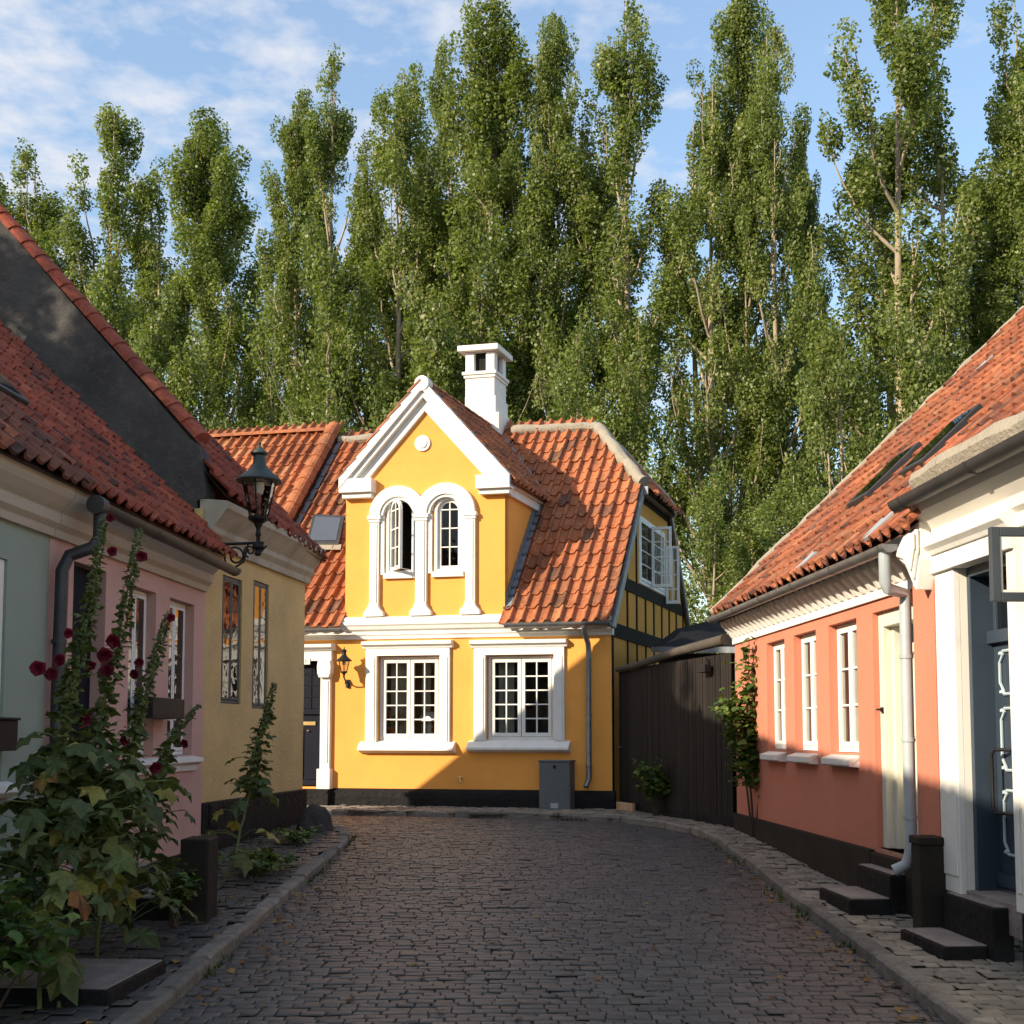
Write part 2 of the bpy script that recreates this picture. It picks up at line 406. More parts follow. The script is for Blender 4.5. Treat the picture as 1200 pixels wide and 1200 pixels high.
def kerb_line(pts, side, seed):
    rnd = random.Random(seed); mb = MB(); P = [Vector((x, y)) for x, y in pts]
    L = [0]
    for a, b in zip(P, P[1:]): L.append(L[-1] + (b - a).length)
    def pos(s):
        for i in range(len(P) - 1):
            if s <= L[i + 1] or i == len(P) - 2:
                t = (s - L[i]) / (L[i + 1] - L[i]); return P[i].lerp(P[i + 1], t), (P[i + 1] - P[i]).normalized()
    s = 0
    while s < L[-1] - .3:
        ln = min(rnd.uniform(.7, 1.15), L[-1] - s - .01); n = 3
        cols = []
        dz = rnd.gauss(0, .009)
        for k in range(n + 1):
            p, d = pos(s + .006 + (ln - .012) * k / n); nn = Vector((-d.y, d.x)) * side
            z = zs(p.y) + .004 + dz + rnd.gauss(0, .004); nn = nn.normalized(); p = p + nn * rnd.gauss(0, .006)
            w = .125
            cols.append([Vector((p.x, p.y, z - .2)), Vector((p.x, p.y, z - .022)), Vector((*(p + nn * .022), z)), Vector((*(p + nn * w), z - .001)), Vector((*(p + nn * w), z - .2))])
        vs = [q for c in cols for q in c]; m = 5
        fs = [[k * m + j, (k + 1) * m + j, (k + 1) * m + j + 1, k * m + j + 1] for k in range(n) for j in range(4)]
        if side > 0: fs = [f[::-1] for f in fs]
        fs += [list(range(m)), [n * m + j for j in range(m)][::-1]]
        mb.add(vs, fs, rnd.random()); s += ln
    return mb
structure(kerb_line(LK, 1, 1).build('left_kerb', M['kerb'], bevel=.006))
structure(kerb_line(RK, -1, 2).build('right_kerb', M['kerb'], bevel=.006))

# ------------------------------------------------------------------ building blocks
def pantiles(O, U, S, W, L, tw=.205, ch=.30, seed=0, tmean=.5, tsd=.2, curl=1.0):
    """rows of S-shaped tiles on the plane O + U*u + S*v"""
    rnd = random.Random(seed); O, U, S = V(O), V(U).normalized(), V(S).normalized(); Nn = U.cross(S).normalized()
    if Nn.z < 0: Nn = -Nn
    prof = [(0.0, .030), (.07, .006), (.22, -.008), (.45, -.012), (.62, -.002), (.74, .028), (.84, .056), (.94, .060), (1.02, .044), (1.06, .012)]
    mb = MB(); nc = int(math.ceil(W / tw)); nr = int(math.ceil(L / ch))
    mb.quad(O, O + U * W, O + U * W + S * L, O + S * L, .0)
    mb.v[-4:] = [p - Nn * .03 for p in mb.v[-4:]]
    colshift = [rnd.gauss(0, .006) for _ in range(nc)]
    for j in range(nr):
        rowdrop = rnd.gauss(0, .004)
        for i in range(nc):
            t = min(1, max(0, rnd.gauss(tmean, tsd)))
            u0 = i * tw + rnd.gauss(0, .004); v0 = j * ch + colshift[i] + rnd.gauss(0, .010) + rowdrop; lift = rnd.gauss(0, .004)
            v1 = v0 + ch * 1.13; sk = rnd.gauss(0, .012)
            vs = []
            for (vv, hh) in ((v0, .014), (v0, .036), (v1, .006)):
                for q, (a, h) in enumerate(prof):
                    dd = h * curl + hh + lift
                    if vv == v0 and hh == .014: dd -= .004
                    vs.append(O + U * (u0 + a * tw) + S * (vv + sk * (a - .5) - (.012 * math.cos((a - .45) * 5) if vv == v0 else 0)) + Nn * dd)
            n = len(prof)
            fs = [[k, k + 1, n + k + 1, n + k] for k in range(n - 1)] + [[n + k, n + k + 1, 2 * n + k + 1, 2 * n + k] for k in range(n - 1)]
            mb.add(vs, fs, t)
    return mb

def ridge_caps(p0, p1, r=.11, ln=.36, seed=0, flat=.8):
    rnd = random.Random(seed); mb = MB(); p0, p1 = V(p0), V(p1); D = (p1 - p0); n = max(1, int(D.length / ln)); d = D.normalized()
    a = d.cross(Vector((0, 0, 1))).normalized(); up = a.cross(d); seg = 8
    for i in range(n):
        q0, q1 = p0 + D * (i / n), p0 + D * ((i + 1.12) / n); t = rnd.gauss(.55, .2)
        vs = []
        for q, rr in ((q0, r * 1.06), (q1, r * .93)):
            for k in range(seg + 1):
                x = math.pi * k / seg
                vs.append(q + a * rr * math.cos(x) + up * (rr * flat * math.sin(x) - .02))
        m = seg + 1
        mb.add(vs, [[k, k + 1, m + k + 1, m + k] for k in range(seg)] + [list(range(m))[::-1]], min(1, max(0, t)))
    return mb

def window(F, parent, u0, u1, z0, z1, o, cas=2, panes=(2, 5), fw=.055, sw=.05, bar=.022, frame='white', glass='glass', depth=.07, name='window', mid=None, rec=.025):
    mb = MB(); g = MB()
    mb.box(F, u0, u0 + fw, z0, z1, o - depth, o); mb.box(F, u1 - fw, u1, z0, z1, o - depth, o)
    mb.box(F, u0 + fw, u1 - fw, z0, z0 + fw, o - depth, o); mb.box(F, u0 + fw, u1 - fw, z1 - fw, z1, o - depth, o)
    iu0, iu1, iz0, iz1 = u0 + fw, u1 - fw, z0 + fw, z1 - fw
    gap = .012
    cw = (iu1 - iu0) / cas
    for c in range(cas):
        a, b = iu0 + c * cw + gap / 2, iu0 + (c + 1) * cw - gap / 2
        oo = o + .008
        mb.box(F, a, a + sw, iz0 + .004, iz1 - .004, oo - .05, oo); mb.box(F, b - sw, b, iz0 + .004, iz1 - .004, oo - .05, oo)
        mb.box(F, a + sw, b - sw, iz0 + .004, iz0 + sw * 1.2, oo - .05, oo); mb.box(F, a + sw, b - sw, iz1 - sw, iz1 - .004, oo - .05, oo)
        ga, gb, gz0, gz1 = a + sw, b - sw, iz0 + sw * 1.2, iz1 - sw
        for k in range(1, panes[0]):
            x = ga + (gb - ga) * k / panes[0]; mb.box(F, x - bar / 2, x + bar / 2, gz0, gz1, oo - .035, oo - .006)
        for k in range(1, panes[1]):
            z = gz0 + (gz1 - gz0) * k / panes[1]
            for q in range(panes[0]):
                x0 = ga + (gb - ga) * q / panes[0] + (bar / 2 if q else 0); x1 = ga + (gb - ga) * (q + 1) / panes[0] - (bar / 2 if q < panes[0] - 1 else 0)
                mb.box(F, x0, x1, z - bar / 2, z + bar / 2, oo - .034, oo - .007)
        g.quad(F.P(ga, gz0, oo - rec), F.P(gb, gz0, oo - rec), F.P(gb, gz1, oo - rec), F.P(ga, gz1, oo - rec))
    w = mb.build(name, M[frame], parent, bevel=.004)
    g.build('pane', M[glass], w)
    return w

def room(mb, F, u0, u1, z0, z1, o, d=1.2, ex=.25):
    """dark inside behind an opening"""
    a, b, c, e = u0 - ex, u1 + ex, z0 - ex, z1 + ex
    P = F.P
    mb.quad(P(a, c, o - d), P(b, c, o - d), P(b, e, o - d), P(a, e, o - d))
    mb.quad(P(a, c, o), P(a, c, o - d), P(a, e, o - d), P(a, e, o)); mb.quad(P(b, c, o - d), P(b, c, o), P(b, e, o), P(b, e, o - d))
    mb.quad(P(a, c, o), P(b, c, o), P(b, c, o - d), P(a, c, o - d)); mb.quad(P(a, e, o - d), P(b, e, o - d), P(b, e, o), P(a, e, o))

def curtain(mb, F, u0, u1, z0, z1, o, folds=7):
    n = folds * 6
    top = []; 
    for i in range(n + 1):
        u = u0 + (u1 - u0) * i / n; d = .018 * math.sin(i / 6 * 2 * math.pi) + .008 * math.sin(i * 1.7)
        top.append((u, o + d))
    for (ua, oa), (ub, ob) in zip(top, top[1:]): mb.quad(F.P(ua, z0, oa), F.P(ub, z0, ob), F.P(ub, z1, ob), F.P(ua, z1, oa))

def profile_run(mb, F, u0, u1, prof, o_base=0.0, ret=False):
    """moulding: prof list of (out, z) from bottom to top, extruded along u"""
    n = len(prof)
    vs = [F.P(u0, z, o_base + o) for o, z in prof] + [F.P(u1, z, o_base + o) for o, z in prof]
    vs += [F.P(u0, prof[0][1], o_base - .05), F.P(u0, prof[-1][1], o_base - .05), F.P(u1, prof[0][1], o_base - .05), F.P(u1, prof[-1][1], o_base - .05)]
    fs = [[i, n + i, n + i + 1, i + 1] for i in range(n - 1)]
    fs += [list(range(n)) + [2 * n + 1, 2 * n], ([n + i for i in range(n)] + [2 * n + 3, 2 * n + 2])[::-1]]
    fs += [[2 * n, 2 * n + 2, n, 0], [n - 1, 2 * n - 1, 2 * n + 3, 2 * n + 1]]
    mb.add(vs, fs); return mb
# ================================================================== YELLOW HOUSE
GD = Vector((.3495, .937))                                    # depth direction of the house
YF = Frame((1.57, 18), (.978, -.208), (-GD.x, -GD.y))
GF = Frame((1.57, 18), GD)
yh = thing('yellow_house', 'bright yellow gabled house with white trim and red tiled roof', 'house', (0, 18.4, .4))
YZ = .40
ZE, ZR, SL = 3.40, 7.35, (7.35 - 3.40) / 3.2
def roofz(d): return ZE + SL * (d + .2)                        # d: metres behind the facade
yu = lambda px, o=0: YF.u(px, o)
def yp(px, row, o=0.0): return YF.px(px, row, o)
z_top = yp(560, 727)[1]
WB = [(443, 516, 769, 869), (570, 650, 768, 868)]
uL = yu(316)
holes = []
for a, b, t, c in WB:
    u0, zt = yp(a, t); u1, zb = yp(b, c); holes.append((u0, u1, zb, zt))
dU0, dZt = yp(331, 774); dU1 = yu(378); dZb = yp(360, 922)[1]
walls = MB()
walls.panel(YF, [(uL - 1.2, YZ - .1), (0, YZ - .1), (0, z_top + .06), (uL - 1.2, z_top + .06)],
            [[(a, c), (b, c), (b, d), (a, d)] for a, b, c, d in holes] + [[(dU0, dZb), (dU1, dZb), (dU1, dZt), (dU0, dZt)]], 0, .14)
# gabled front wall above the eaves
gaz = yp(495, 443, .2); gwL, gwR = yu(404), yu(592); gzE = yp(592, 577)[1]
gz_ap = yp(495, 478)[1]
def archhole(pxl, pxr, ptop, pbot, n=14):
    u0, u1 = yu(pxl), yu(pxr); zb = yp((pxl + pxr) / 2, pbot)[1]; zt = yp((pxl + pxr) / 2, ptop)[1]; r = (u1 - u0) / 2; zc = zt - r
    return [(u0, zb), (u1, zb)] + [((u0 + u1) / 2 + r * math.cos(math.pi * k / n), zc + r * math.sin(math.pi * k / n)) for k in range(n + 1)], (u0, u1, zb, zt, r, zc)
hA, A = archhole(452, 485, 584, 672); hB, B = archhole(509, 542, 582, 670)
walls.panel(YF, [(gwL, z_top - .1), (gwR, z_top - .1), (gwR, gzE + .1), (yu(495), gz_ap + .2), (gwL, gzE + .1)], [hA, hB], .012, .16)
walls.quad(YF.P(gwR, z_top - .3, .012), YF.P(gwR, z_top - .3, -2.3), YF.P(gwR, gzE + .15, -2.3), YF.P(gwR, gzE + .15, .012))
walls.quad(YF.P(gwL, z_top - .3, -2.3), YF.P(gwL, z_top - .3, .012), YF.P(gwL, gzE + .15, .012), YF.P(gwL, gzE + .15, -2.3))
walls.build('front_wall', M['yellow'], yh)
# dark rear and far walls closing the body
rb = MB(); rb.quad(YF.P(0, .3, -6), YF.P(uL - 1.2, .3, -6), YF.P(uL - 1.2, 3.6, -6), YF.P(0, 3.6, -6))
rb.build('rear_wall', M['ochre_dark'], yh)
# plinth
pm = MB(); pr = [(.0, YZ - .15), (.06, YZ - .15), (.065, yp(550, 935)[1]), (.05, yp(550, 929)[1]), (.0, yp(550, 925)[1])]
profile_run(pm, YF, yu(385), .05, pr); pm.build('plinth', M['tar'], yh)
# string course
sc = MB(); z = lambda row, o=0: yp(560, row, o)[1]
prof = [(0, z(747)), (.03, z(747)), (.035, z(743.5)), (.06, z(742)), (.065, z(738)), (.10, z(736)), (.12, z(732)), (.14, z(730.5)), (.14, z(727)), (.0, z(725))]
profile_run(sc, YF, uL - 1, .03, prof)
profile_run(sc, YF, gwL - .03, gwR + .02, [(0, z(728)), (.10, z(728)), (.10, z(724)), (.06, z(721)), (0, z(720))])
sc.build('string_course', M['white'], yh, bevel=.004)
# window surrounds, sills, windows, curtains
rooms = MB(); cur = MB()
for i, (a, b, t, c) in enumerate(WB):
    u0, u1, zb, zt = holes[i]
    sur = MB(); dx = -3 if i == 0 else -2
    ju0, ju1 = u0 - .19, u1 + .17
    for (x0, x1) in ((ju0, u0), (u1, ju1)):
        sur.box(YF, x0, x1, zb - .02, zt, 0, .05); 
        m0, m1 = x0 + .05, x1 - .05
        sur.box(YF, x0 + .03, x1 - .03, zb, zt - .03, .05, .062)
    sur.box(YF, ju0, ju1, zt, zt + .15, 0, .053)
    profile_run(sur, YF, ju0 - .05, ju1 + .05, [(0, zt + .12), (.06, zt + .12), (.075, zt + .16), (.12, zt + .18), (.12, zt + .235), (0, zt + .25)])
    w = window(YF, yh, u0 + .01, u1 - .01, zb + .01, zt - .01, -.06, 2, (2, 5), .05, .055, .022)
    sur.build('surround', M['white'], w, bevel=.004)
    sl = MB(); profile_run(sl, YF, ju0 - .09, ju1 + .09, [(0, zb - .19), (.05, zb - .185), (.10, zb - .15), (.14, zb - .145), (.14, zb - .11), (.06, zb - .02), (-.06, zb + .02)])
    sl.build('sill', M['white'], w, bevel=.004)
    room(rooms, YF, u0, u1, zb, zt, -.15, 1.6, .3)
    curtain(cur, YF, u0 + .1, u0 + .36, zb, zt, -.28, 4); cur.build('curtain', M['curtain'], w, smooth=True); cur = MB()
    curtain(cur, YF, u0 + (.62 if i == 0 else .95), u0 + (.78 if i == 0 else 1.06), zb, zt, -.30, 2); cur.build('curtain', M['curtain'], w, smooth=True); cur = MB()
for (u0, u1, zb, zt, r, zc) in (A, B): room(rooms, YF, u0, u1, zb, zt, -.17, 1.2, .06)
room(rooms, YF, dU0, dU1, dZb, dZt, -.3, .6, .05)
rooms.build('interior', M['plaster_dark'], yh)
# arched windows
def arch_band(mb, c, r0, r1, zspring, o0, o1, n=18):
    pts = [(c + r1 * math.cos(math.pi * k / n), zspring + r1 * math.sin(math.pi * k / n)) for k in range(n + 1)]
    pin = [(c + r0 * math.cos(math.pi * k / n), zspring + r0 * math.sin(math.pi * k / n)) for k in range(n + 1)]
    for k in range(n):
        mb.prism(YF, [pts[k], pts[k + 1], pin[k + 1], pin[k]], o0, o1)
def arch_sash(mb, g, F, u0, u1, zb, zt, o, fw, bar, rows=4):
    r = (u1 - u0) / 2; c = (u0 + u1) / 2; zc = zt - r; n = 14
    mb.box(F, u0, u0 + fw, zb, zc, o - .05, o); mb.box(F, u1 - fw, u1, zb, zc, o - .05, o); mb.box(F, u0 + fw, u1 - fw, zb, zb + fw * 1.3, o - .05, o)
    ro, ri = r, r - fw
    for k in range(n):
        a, b = math.pi * k / n, math.pi * (k + 1) / n
        mb.prism(F, [(c + ro * math.cos(a), zc + ro * math.sin(a)), (c + ro * math.cos(b), zc + ro * math.sin(b)), (c + ri * math.cos(b), zc + ri * math.sin(b)), (c + ri * math.cos(a), zc + ri * math.sin(a))], o - .05, o)
    mb.box(F, c - bar / 2, c + bar / 2, zb + fw * 1.3, zt - fw, o - .035, o - .005)
    for k in range(1, rows):
        zz = zb + fw * 1.3 + (zc + .12 * r - zb - fw * 1.3) * k / (rows - 1) if rows > 1 else 0
        for s0, s1 in ((u0 + fw, c - bar / 2), (c + bar / 2, u1 - fw)): mb.box(F, s0, s1, zz - bar / 2, zz + bar / 2, o - .034, o - .006)
    pts = [(u0 + fw, zb + fw), (u1 - fw, zb + fw)] + [(c + ri * math.cos(math.pi * k / n), zc + ri * math.sin(math.pi * k / n)) for k in range(n + 1)]
    g.add([F.P(u, zz, o - .022) for u, zz in pts], [list(range(len(pts)))])
zcap = yp(500, 603)[1]; zbase = yp(500, 721)[1]
for i, (q, cx) in enumerate(((A, 468.5), (B, 525.5))):
    u0, u1, zb, zt, r, zc = q; c = (u0 + u1) / 2
    mb = MB(); g = MB()
    # fixed outer frame
    fr = .045
    mb.box(YF, u0, u0 + fr, zb, zc, -.14, .02); mb.box(YF, u1 - fr, u1, zb, zc, -.14, .02); mb.box(YF, u0 + fr, u1 - fr, zb, zb + fr, -.14, .02)
    arch_band(mb, c, r - fr, r + .002, zc, -.14, .02)
    if i == 1:
        arch_sash(mb, g, YF, u0 + fr + .004, u1 - fr - .004, zb + fr, zt - fr, -.025, .045, .02)
    else:
        half = u1 - u0 - 2 * fr                                     # one leaf, hinged left and swung open into the street
        ang = R(48); hd = (YF.U * math.cos(ang) + Vector((YF.U.y, -YF.U.x)) * math.sin(ang))
        hp = YF.O + YF.U * (u0 + fr) + YF.N * -.02
        SF = Frame((hp.x, hp.y), (hd.x, hd.y))
        arch_sash(mb, g, SF, .0, half, zb + fr, zt - fr, 0, .045, .02)
        mb.tube([YF.P(u0 + fr + half * .5, zb + .06, .42), YF.P(u1 - fr, zb + .05, -.03)], .008, 6)
    w = mb.build('arched_window', M['white'], yh, bevel=.003)
    if i == 0: w['label'] = 'arched window swung open'
    g.build('pane', M['glass'], w)
    sl = MB(); sl.box(YF, u0 - .03, u1 + .03, zb - .09, zb, .0, .07); sl.build('sill', M['white'], w, bevel=.006)
tr = MB()
for pc, wd in ((439.5, .16), (494.5, .19), (552.5, .16)):
    c = yu(pc); h = wd / 2
    tr.box(YF, c - h, c + h, zbase + .12, zcap - .06, .012, .075)
    tr.box(YF, c - h + .03, c + h - .03, zbase + .2, zcap - .12, .075, .088)
    tr.prism(YF, [(c - h - .09, zbase - .01), (c + h + .09, zbase - .01), (c + h + .085, zbase + .06), (c + h + .02, zbase + .13), (c + h, zbase + .2), (c - h, zbase + .2), (c - h - .02, zbase + .13), (c - h - .085, zbase + .06)], .012, .10)
    tr.box(YF, c - h - .035, c + h + .035, zcap - .06, zcap, .012, .105)
    tr.box(YF, c - h - .015, c + h + .015, zcap - .11, zcap - .06, .012, .09)
c0, c1, c2 = yu(439.5), yu(494.5), yu(552.5)
for ca, cb, dz_ in ((c0, c1, 0), (c1, c2, .0025)):
    cc = (ca + cb) / 2; ro = (cb - ca) / 2
    r_in = (A[1] - A[0]) / 2
    arch_band(tr, cc, ro - .10, ro + .085, zcap, .012, .10 - dz_); arch_band(tr, cc, ro - .15, ro - .10, zcap, .012, .075 - dz_); arch_band(tr, cc, r_in - .004, ro - .15, zcap + (A[5] - zcap), .008, .045)
    tr.box(YF, cc - ro + .09, cc - r_in, A[2] - .02, zcap, .008, .045); tr.box(YF, cc + r_in, cc + ro - .09, A[2] - .02, zcap, .008, .045)
tr.build('arch_moulding', M['white'], yh, bevel=.004)
rd = MB(); cu, cz = yp(496, 520)
rd.prism(YF, [(cu + .135 * math.cos(2 * math.pi * k / 24), cz + .135 * math.sin(2 * math.pi * k / 24)) for k in range(24)], .012, .04)
rd.prism(YF, [(cu + .085 * math.cos(2 * math.pi * k / 20), cz + .085 * math.sin(2 * math.pi * k / 20)) for k in range(20)], .04, .055)
rd.build('roundel', M['white'], yh, bevel=.01)
# raking cornice of the front gable
rk = MB()
def pp(px, row): return yp(px, row, .16)
ap = pp(495, 444); LO = pp(398, 561); RO = pp(598, 556)
def rake(side_pt, th0, th1, o0, o1, inset=0.0):
    d = Vector((side_pt[0] - ap[0], side_pt[1] - ap[1])); n = Vector((d.y, -d.x)).normalized()
    if n.y > 0: n = -n
    vert = lambda t: t / abs(d.normalized().x)
    e = side_pt[0] + (ap[0] - side_pt[0]) / abs(ap[0] - side_pt[0]) * inset; sl_ = (ap[1] - side_pt[1]) / abs(ap[0] - side_pt[0]); ez = side_pt[1] + inset * sl_
    rk.prism(YF, [(ap[0], ap[1] - vert(th0)), (e, ez - vert(th0)), (e, ez - vert(th1)), (ap[0], ap[1] - vert(th1))], o0, o1)
for sp in (LO, RO):
    rake(sp, .0, .12, .0, .20); rake(sp, .12, .20, .0, .15, .06); rake(sp, .20, .34, .0, .07, .28)
rk.tube([YF.P(ap[0], ap[1] - .08, .02), YF.P(ap[0], ap[1] - .08, .205)], .13, 14)
for (pa, pb, r0, r1, r2) in ((398, 436, 561, 577, 583), (558, 598, 556, 572, 578)):
    a, b = yp(pa, r0, .16)[0], yp(pb, r0, .16)[0]; m = (pa + pb) / 2
    zz = [yp(m, r, .16)[1] for r in (r0, r1, r2)]
    rk.box(YF, a, b, zz[1], zz[0] - .0, .0, .19); rk.box(YF, a + .03, b - .03, zz[2], zz[1], .0, .13)
# returns of the cornice along the sides of the gable
for uu, sg in ((gwR, 1), (gwL, -1)):
    e = abs((RO if sg > 0 else LO)[0] - uu) - .02
    zt_, zm, zb_ = yp(578, 556, .16)[1] - .06, yp(578, 568, .16)[1], yp(578, 578, .16)[1]
    lo, hi = (uu, uu + e) if sg > 0 else (uu - e, uu)
    rk.box(YF, lo, hi, zm, zt_, -1.75, -.0); lo, hi = (uu, uu + e * .55) if sg > 0 else (uu - e * .55, uu)
    rk.box(YF, lo, hi, zb_, zm, -1.72, -.0)
rk.build('gable_cornice', M['white'], yh, bevel=.006)

# --- roofs 
Gd3 = Vector((GD.x, GD.y, 0)); Yu3 = Vector((YF.U.x, YF.U.y, 0))
Ssl = (Gd3 + Vector((0, 0, SL))).normalized(); L_sl = 3.2 * math.sqrt(1 + SL * SL)
v_at = lambda px, row: None
# ridge end where the half hip starts
def ridge_u(px):
    d = ray(px, 500); q = YF.P(0, 0, -3.0); n = Vector((YF.U.y, -YF.U.x, 0)); t = (q - CAMP).dot(n) / d.dot(n); h = CAMP + d * t
    return (h - q).to_2d().dot(YF.U)
uR = ridge_u(700); uV = ridge_u(397); uC = ridge_u(567)
Rp = YF.P(uR, ZR, -3.0)
zh = 5.98; uh = (zh - ZE) / SL - .2
H1 = GF.P(uh, zh, .10); H2 = GF.P(6 - uh, zh, .10)
nH = (H1 - Rp).cross(Vector((0, 0, 1))).normalized()
if nH.dot(Yu3) < 0: nH = -nH
apR = YF.P(ap[0], ap[1], .2)
gslopeR = (ap[1] - RO[1]) / (RO[0] - ap[0]); gslopeL = (ap[1] - LO[1]) / (ap[0] - LO[0])
def under_front_gable(p):
    """is p (world) below the front gable's own roof"""
    rel = Vector((p.x, p.y)) - YF.O
    det = YF.U.x * GD.y - YF.U.y * GD.x
    u = (rel.x * GD.y - rel.y * GD.x) / det
    zz = ap[1] - (u - ap[0]) * gslopeR if u > ap[0] else ap[1] - (ap[0] - u) * gslopeL
    return (gwL - .0 < u < gwR - .02) and p.z < zz + .02
W0 = uV
mb = pantiles(YF.P(W0, ZE - .02, .2), Yu3, Ssl, .06 - W0, L_sl, .2, .315, 11, .42, .24)
mb.build('roof', M['tiles'], yh, clips=[(YF.P(.05, 0, 0), Vector((GD.y, -GD.x, 0))), (Rp, nH)], keep=lambda p: not under_front_gable(p))
# rear slope and half hip
mb = pantiles(YF.P(.05, ZE - .02, -6.2), -Yu3, (-Gd3 + Vector((0, 0, SL))).normalized(), .05 - W0, L_sl - .30, .2, .315, 12, .45, .2)
nH2 = (H2 - Rp).cross(Vector((0, 0, 1))).normalized()
if nH2.dot(Yu3) < 0: nH2 = -nH2
mb.build('rear_roof', M['tiles'], yh, clips=[(YF.P(.05, 0, 0), Vector((GD.y, -GD.x, 0))), (Rp, nH2)])
hu = (H2 - H1).normalized(); mid = (H1 + H2) / 2; hs = (Rp - mid); hs = (hs - hu * hs.dot(hu))
ext = hs.normalized() * .22
mb = pantiles(H1 - ext, hu, hs, (H2 - H1).length, hs.length + .22, .2, .3, 13, .4, .2)
nn = hu.cross(hs).normalized()
def sidepl(P, Q, inside_pt):
    n = (Q - P).cross(nn).normalized()
    return (P, -n if (inside_pt - P).dot(n) > 0 else n)
mb.build('half_hip', M['tiles'], yh, clips=[sidepl(H1 - ext, Rp, mid), sidepl(H2 - ext, Rp, mid)])
# front gable roof: two slopes
dl = 3.35
for side, pt, nm, seed in ((1, RO, 'gable_roof', 21), (-1, LO, 'gable_roof', 22)):
    e0 = YF.P(pt[0] + side * .05, pt[1] - .05 * (gslopeR if side > 0 else gslopeL) - .06, .15); r0 = YF.P(ap[0], ap[1] - .06, .15)
    S = (r0 - e0) * .965
    Uv = Gd3 if side > 0 else -Gd3
    O = e0 if side > 0 else e0 + Gd3 * dl
    mb = pantiles(O, Uv, S, dl, S.length, .2, .28, seed, .35, .16)
    def above_main(p):
        rel = Vector((p.x, p.y)) - YF.O; det = YF.U.x * GD.y - YF.U.y * GD.x
        d = (YF.U.x * rel.y - YF.U.y * rel.x) / det
        return p.z > roofz(d) - .05 and d < 3.3
    mb.build(nm, M['tiles'], yh, keep=above_main)
mb = ridge_caps(YF.P(ap[0], ap[1] - .04, .10), YF.P(ap[0], ap[1] - .04, -2.9), .10, .33, 5); mb.build('gable_ridge', M['tiles'], yh)
# valley flashing and lead step flashing beside the front gable
lf = MB()
for k in range(13):
    d0, d1 = k * .125 - .02, k * .125 + .15
    z0, z1 = roofz(d0) + .05, roofz(d1) + .05
    lf.add([YF.P(gwR + .012, z0, -d0), YF.P(gwR + .012, z1, -d1), YF.P(gwR + .016, z1 + .16, -d1 + .03), YF.P(gwR + .016, z0 + .16, -d0),
            YF.P(gwR + .10, z0 + .01, -d0), YF.P(gwR + .10, z1 + .01, -d1)], [[0, 1, 2, 3], [0, 4, 5, 1]])
vp0 = YF.P(RO[0] - .02, RO[1] - .06, -((RO[1] - .06 - ZE) / SL - .2)); vp1 = YF.P(ap[0], ap[1], -((ap[1] - ZE) / SL - .2))
for k in range(7):
    a, b = vp0.lerp(vp1, k / 7), vp0.lerp(vp1, (k + 1.15) / 7); off = Yu3 * .05 + Ssl * .0
    lf.quad(a + Vector((0, 0, .06)), a + off + Vector((0, 0, .07)), b + off + Vector((0, 0, .07)), b + Vector((0, 0, .06)))
lf.build('flashing', M['lead'], yh)
# mortared ridge and hip
rm = MB()
def mortar_run(p0, p1, r, n, seed):
    rnd = random.Random(seed); P = []; RR = []
    for k in range(n + 1):
        P.append(V(p0).lerp(V(p1), k / n) + Vector((rnd.gauss(0, .006), rnd.gauss(0, .006), rnd.gauss(0, .008)))); RR.append(r * rnd.uniform(.9, 1.12))
    rm.tube(P, RR, 9)
mortar_run(YF.P(ridge_u(600), ZR + .02, -3), Rp, .10, 12, 1); mortar_run(YF.P(W0, ZR + .02, -3), YF.P(ap[0], ZR + .02, -3), .09, 14, 2)
mortar_run(Rp, H1 + Vector((-.03, 0, .02)), .11, 14, 3); mortar_run(Rp, H2, .1, 10, 4)
rm.build('ridge_mortar', M['mortar'], yh, smooth=True)
# gable end: half timbering
gw = MB()
topf = lambda u: min(roofz(u), roofz(6 - u)) - .06
pts = [(0, YZ - .1), (6, YZ - .1), (6, topf(6)), (6 - uh, zh - .05), (uh, zh - .05), (0, topf(0))]
gwin = [GF.px(748, 600)[0], GF.px(778, 600)[0]]
gzt, gzb = GF.px(748, 603)[1], GF.px(748, 683)[1]
gw.panel(GF, pts, [[(gwin[0], gzb), (gwin[1], gzb), (gwin[1], gzt), (gwin[0], gzt)]], 0, .12)
gw.build('gable_wall', M['ochre_dark'], yh)
tb = MB()
zb1 = GF.px(720, 737)[1]; zb2 = GF.px(732, 682)[1]
uu2 = (zb2 - ZE) / SL - .2
tb.box(GF, .0, 6.0, zb1 - .13, zb1 + .1, .0, .02); tb.box(GF, uu2 + .05, 6 - uu2 - .05, zb2 - .13, zb2 + .08, .0, .02)
tb.box(GF, uh, 6 - uh, zh - .28, zh - .06, .0, .02); tb.box(GF, 0, .09, YZ, zb1 - .13, 0, .016)
for i in range(1, 9):
    u = .35 + i * .63
    if u > 5.8: break
    if topf(u) > zb1 + .4: 
        tt = min(zb2 - .13, topf(u))
        tb.box(GF, u - .035, u + .035, zb1 + .1, tt, .0, .017)
    tb.box(GF, u - .03, u + .03, YZ, zb1 - .13, .0, .017)
    if uu2 + .2 < u < 5.8 - uu2 and not (gwin[0] - .1 < u < gwin[1] + .1): tb.box(GF, u - .035, u + .035, zb2 + .08, min(topf(u), zh - .28), .0, .017)
tb.build('timber_frame', M['timber'], yh)
bb = MB()
for a, b in (((-.22, ZE - .1), (uh, zh)), ((6.22, ZE - .1), (6 - uh, zh))):
    s = 1 if a[0] < 3 else -1
    bb.prism(GF, [a, b, (b[0] + s * .02, b[1] - .2), (a[0] + s * .17, a[1] - .02)], .03, .09)
bb.box(GF, uh - .02, 6 - uh + .02, zh - .19, zh - .04, .02, .16)
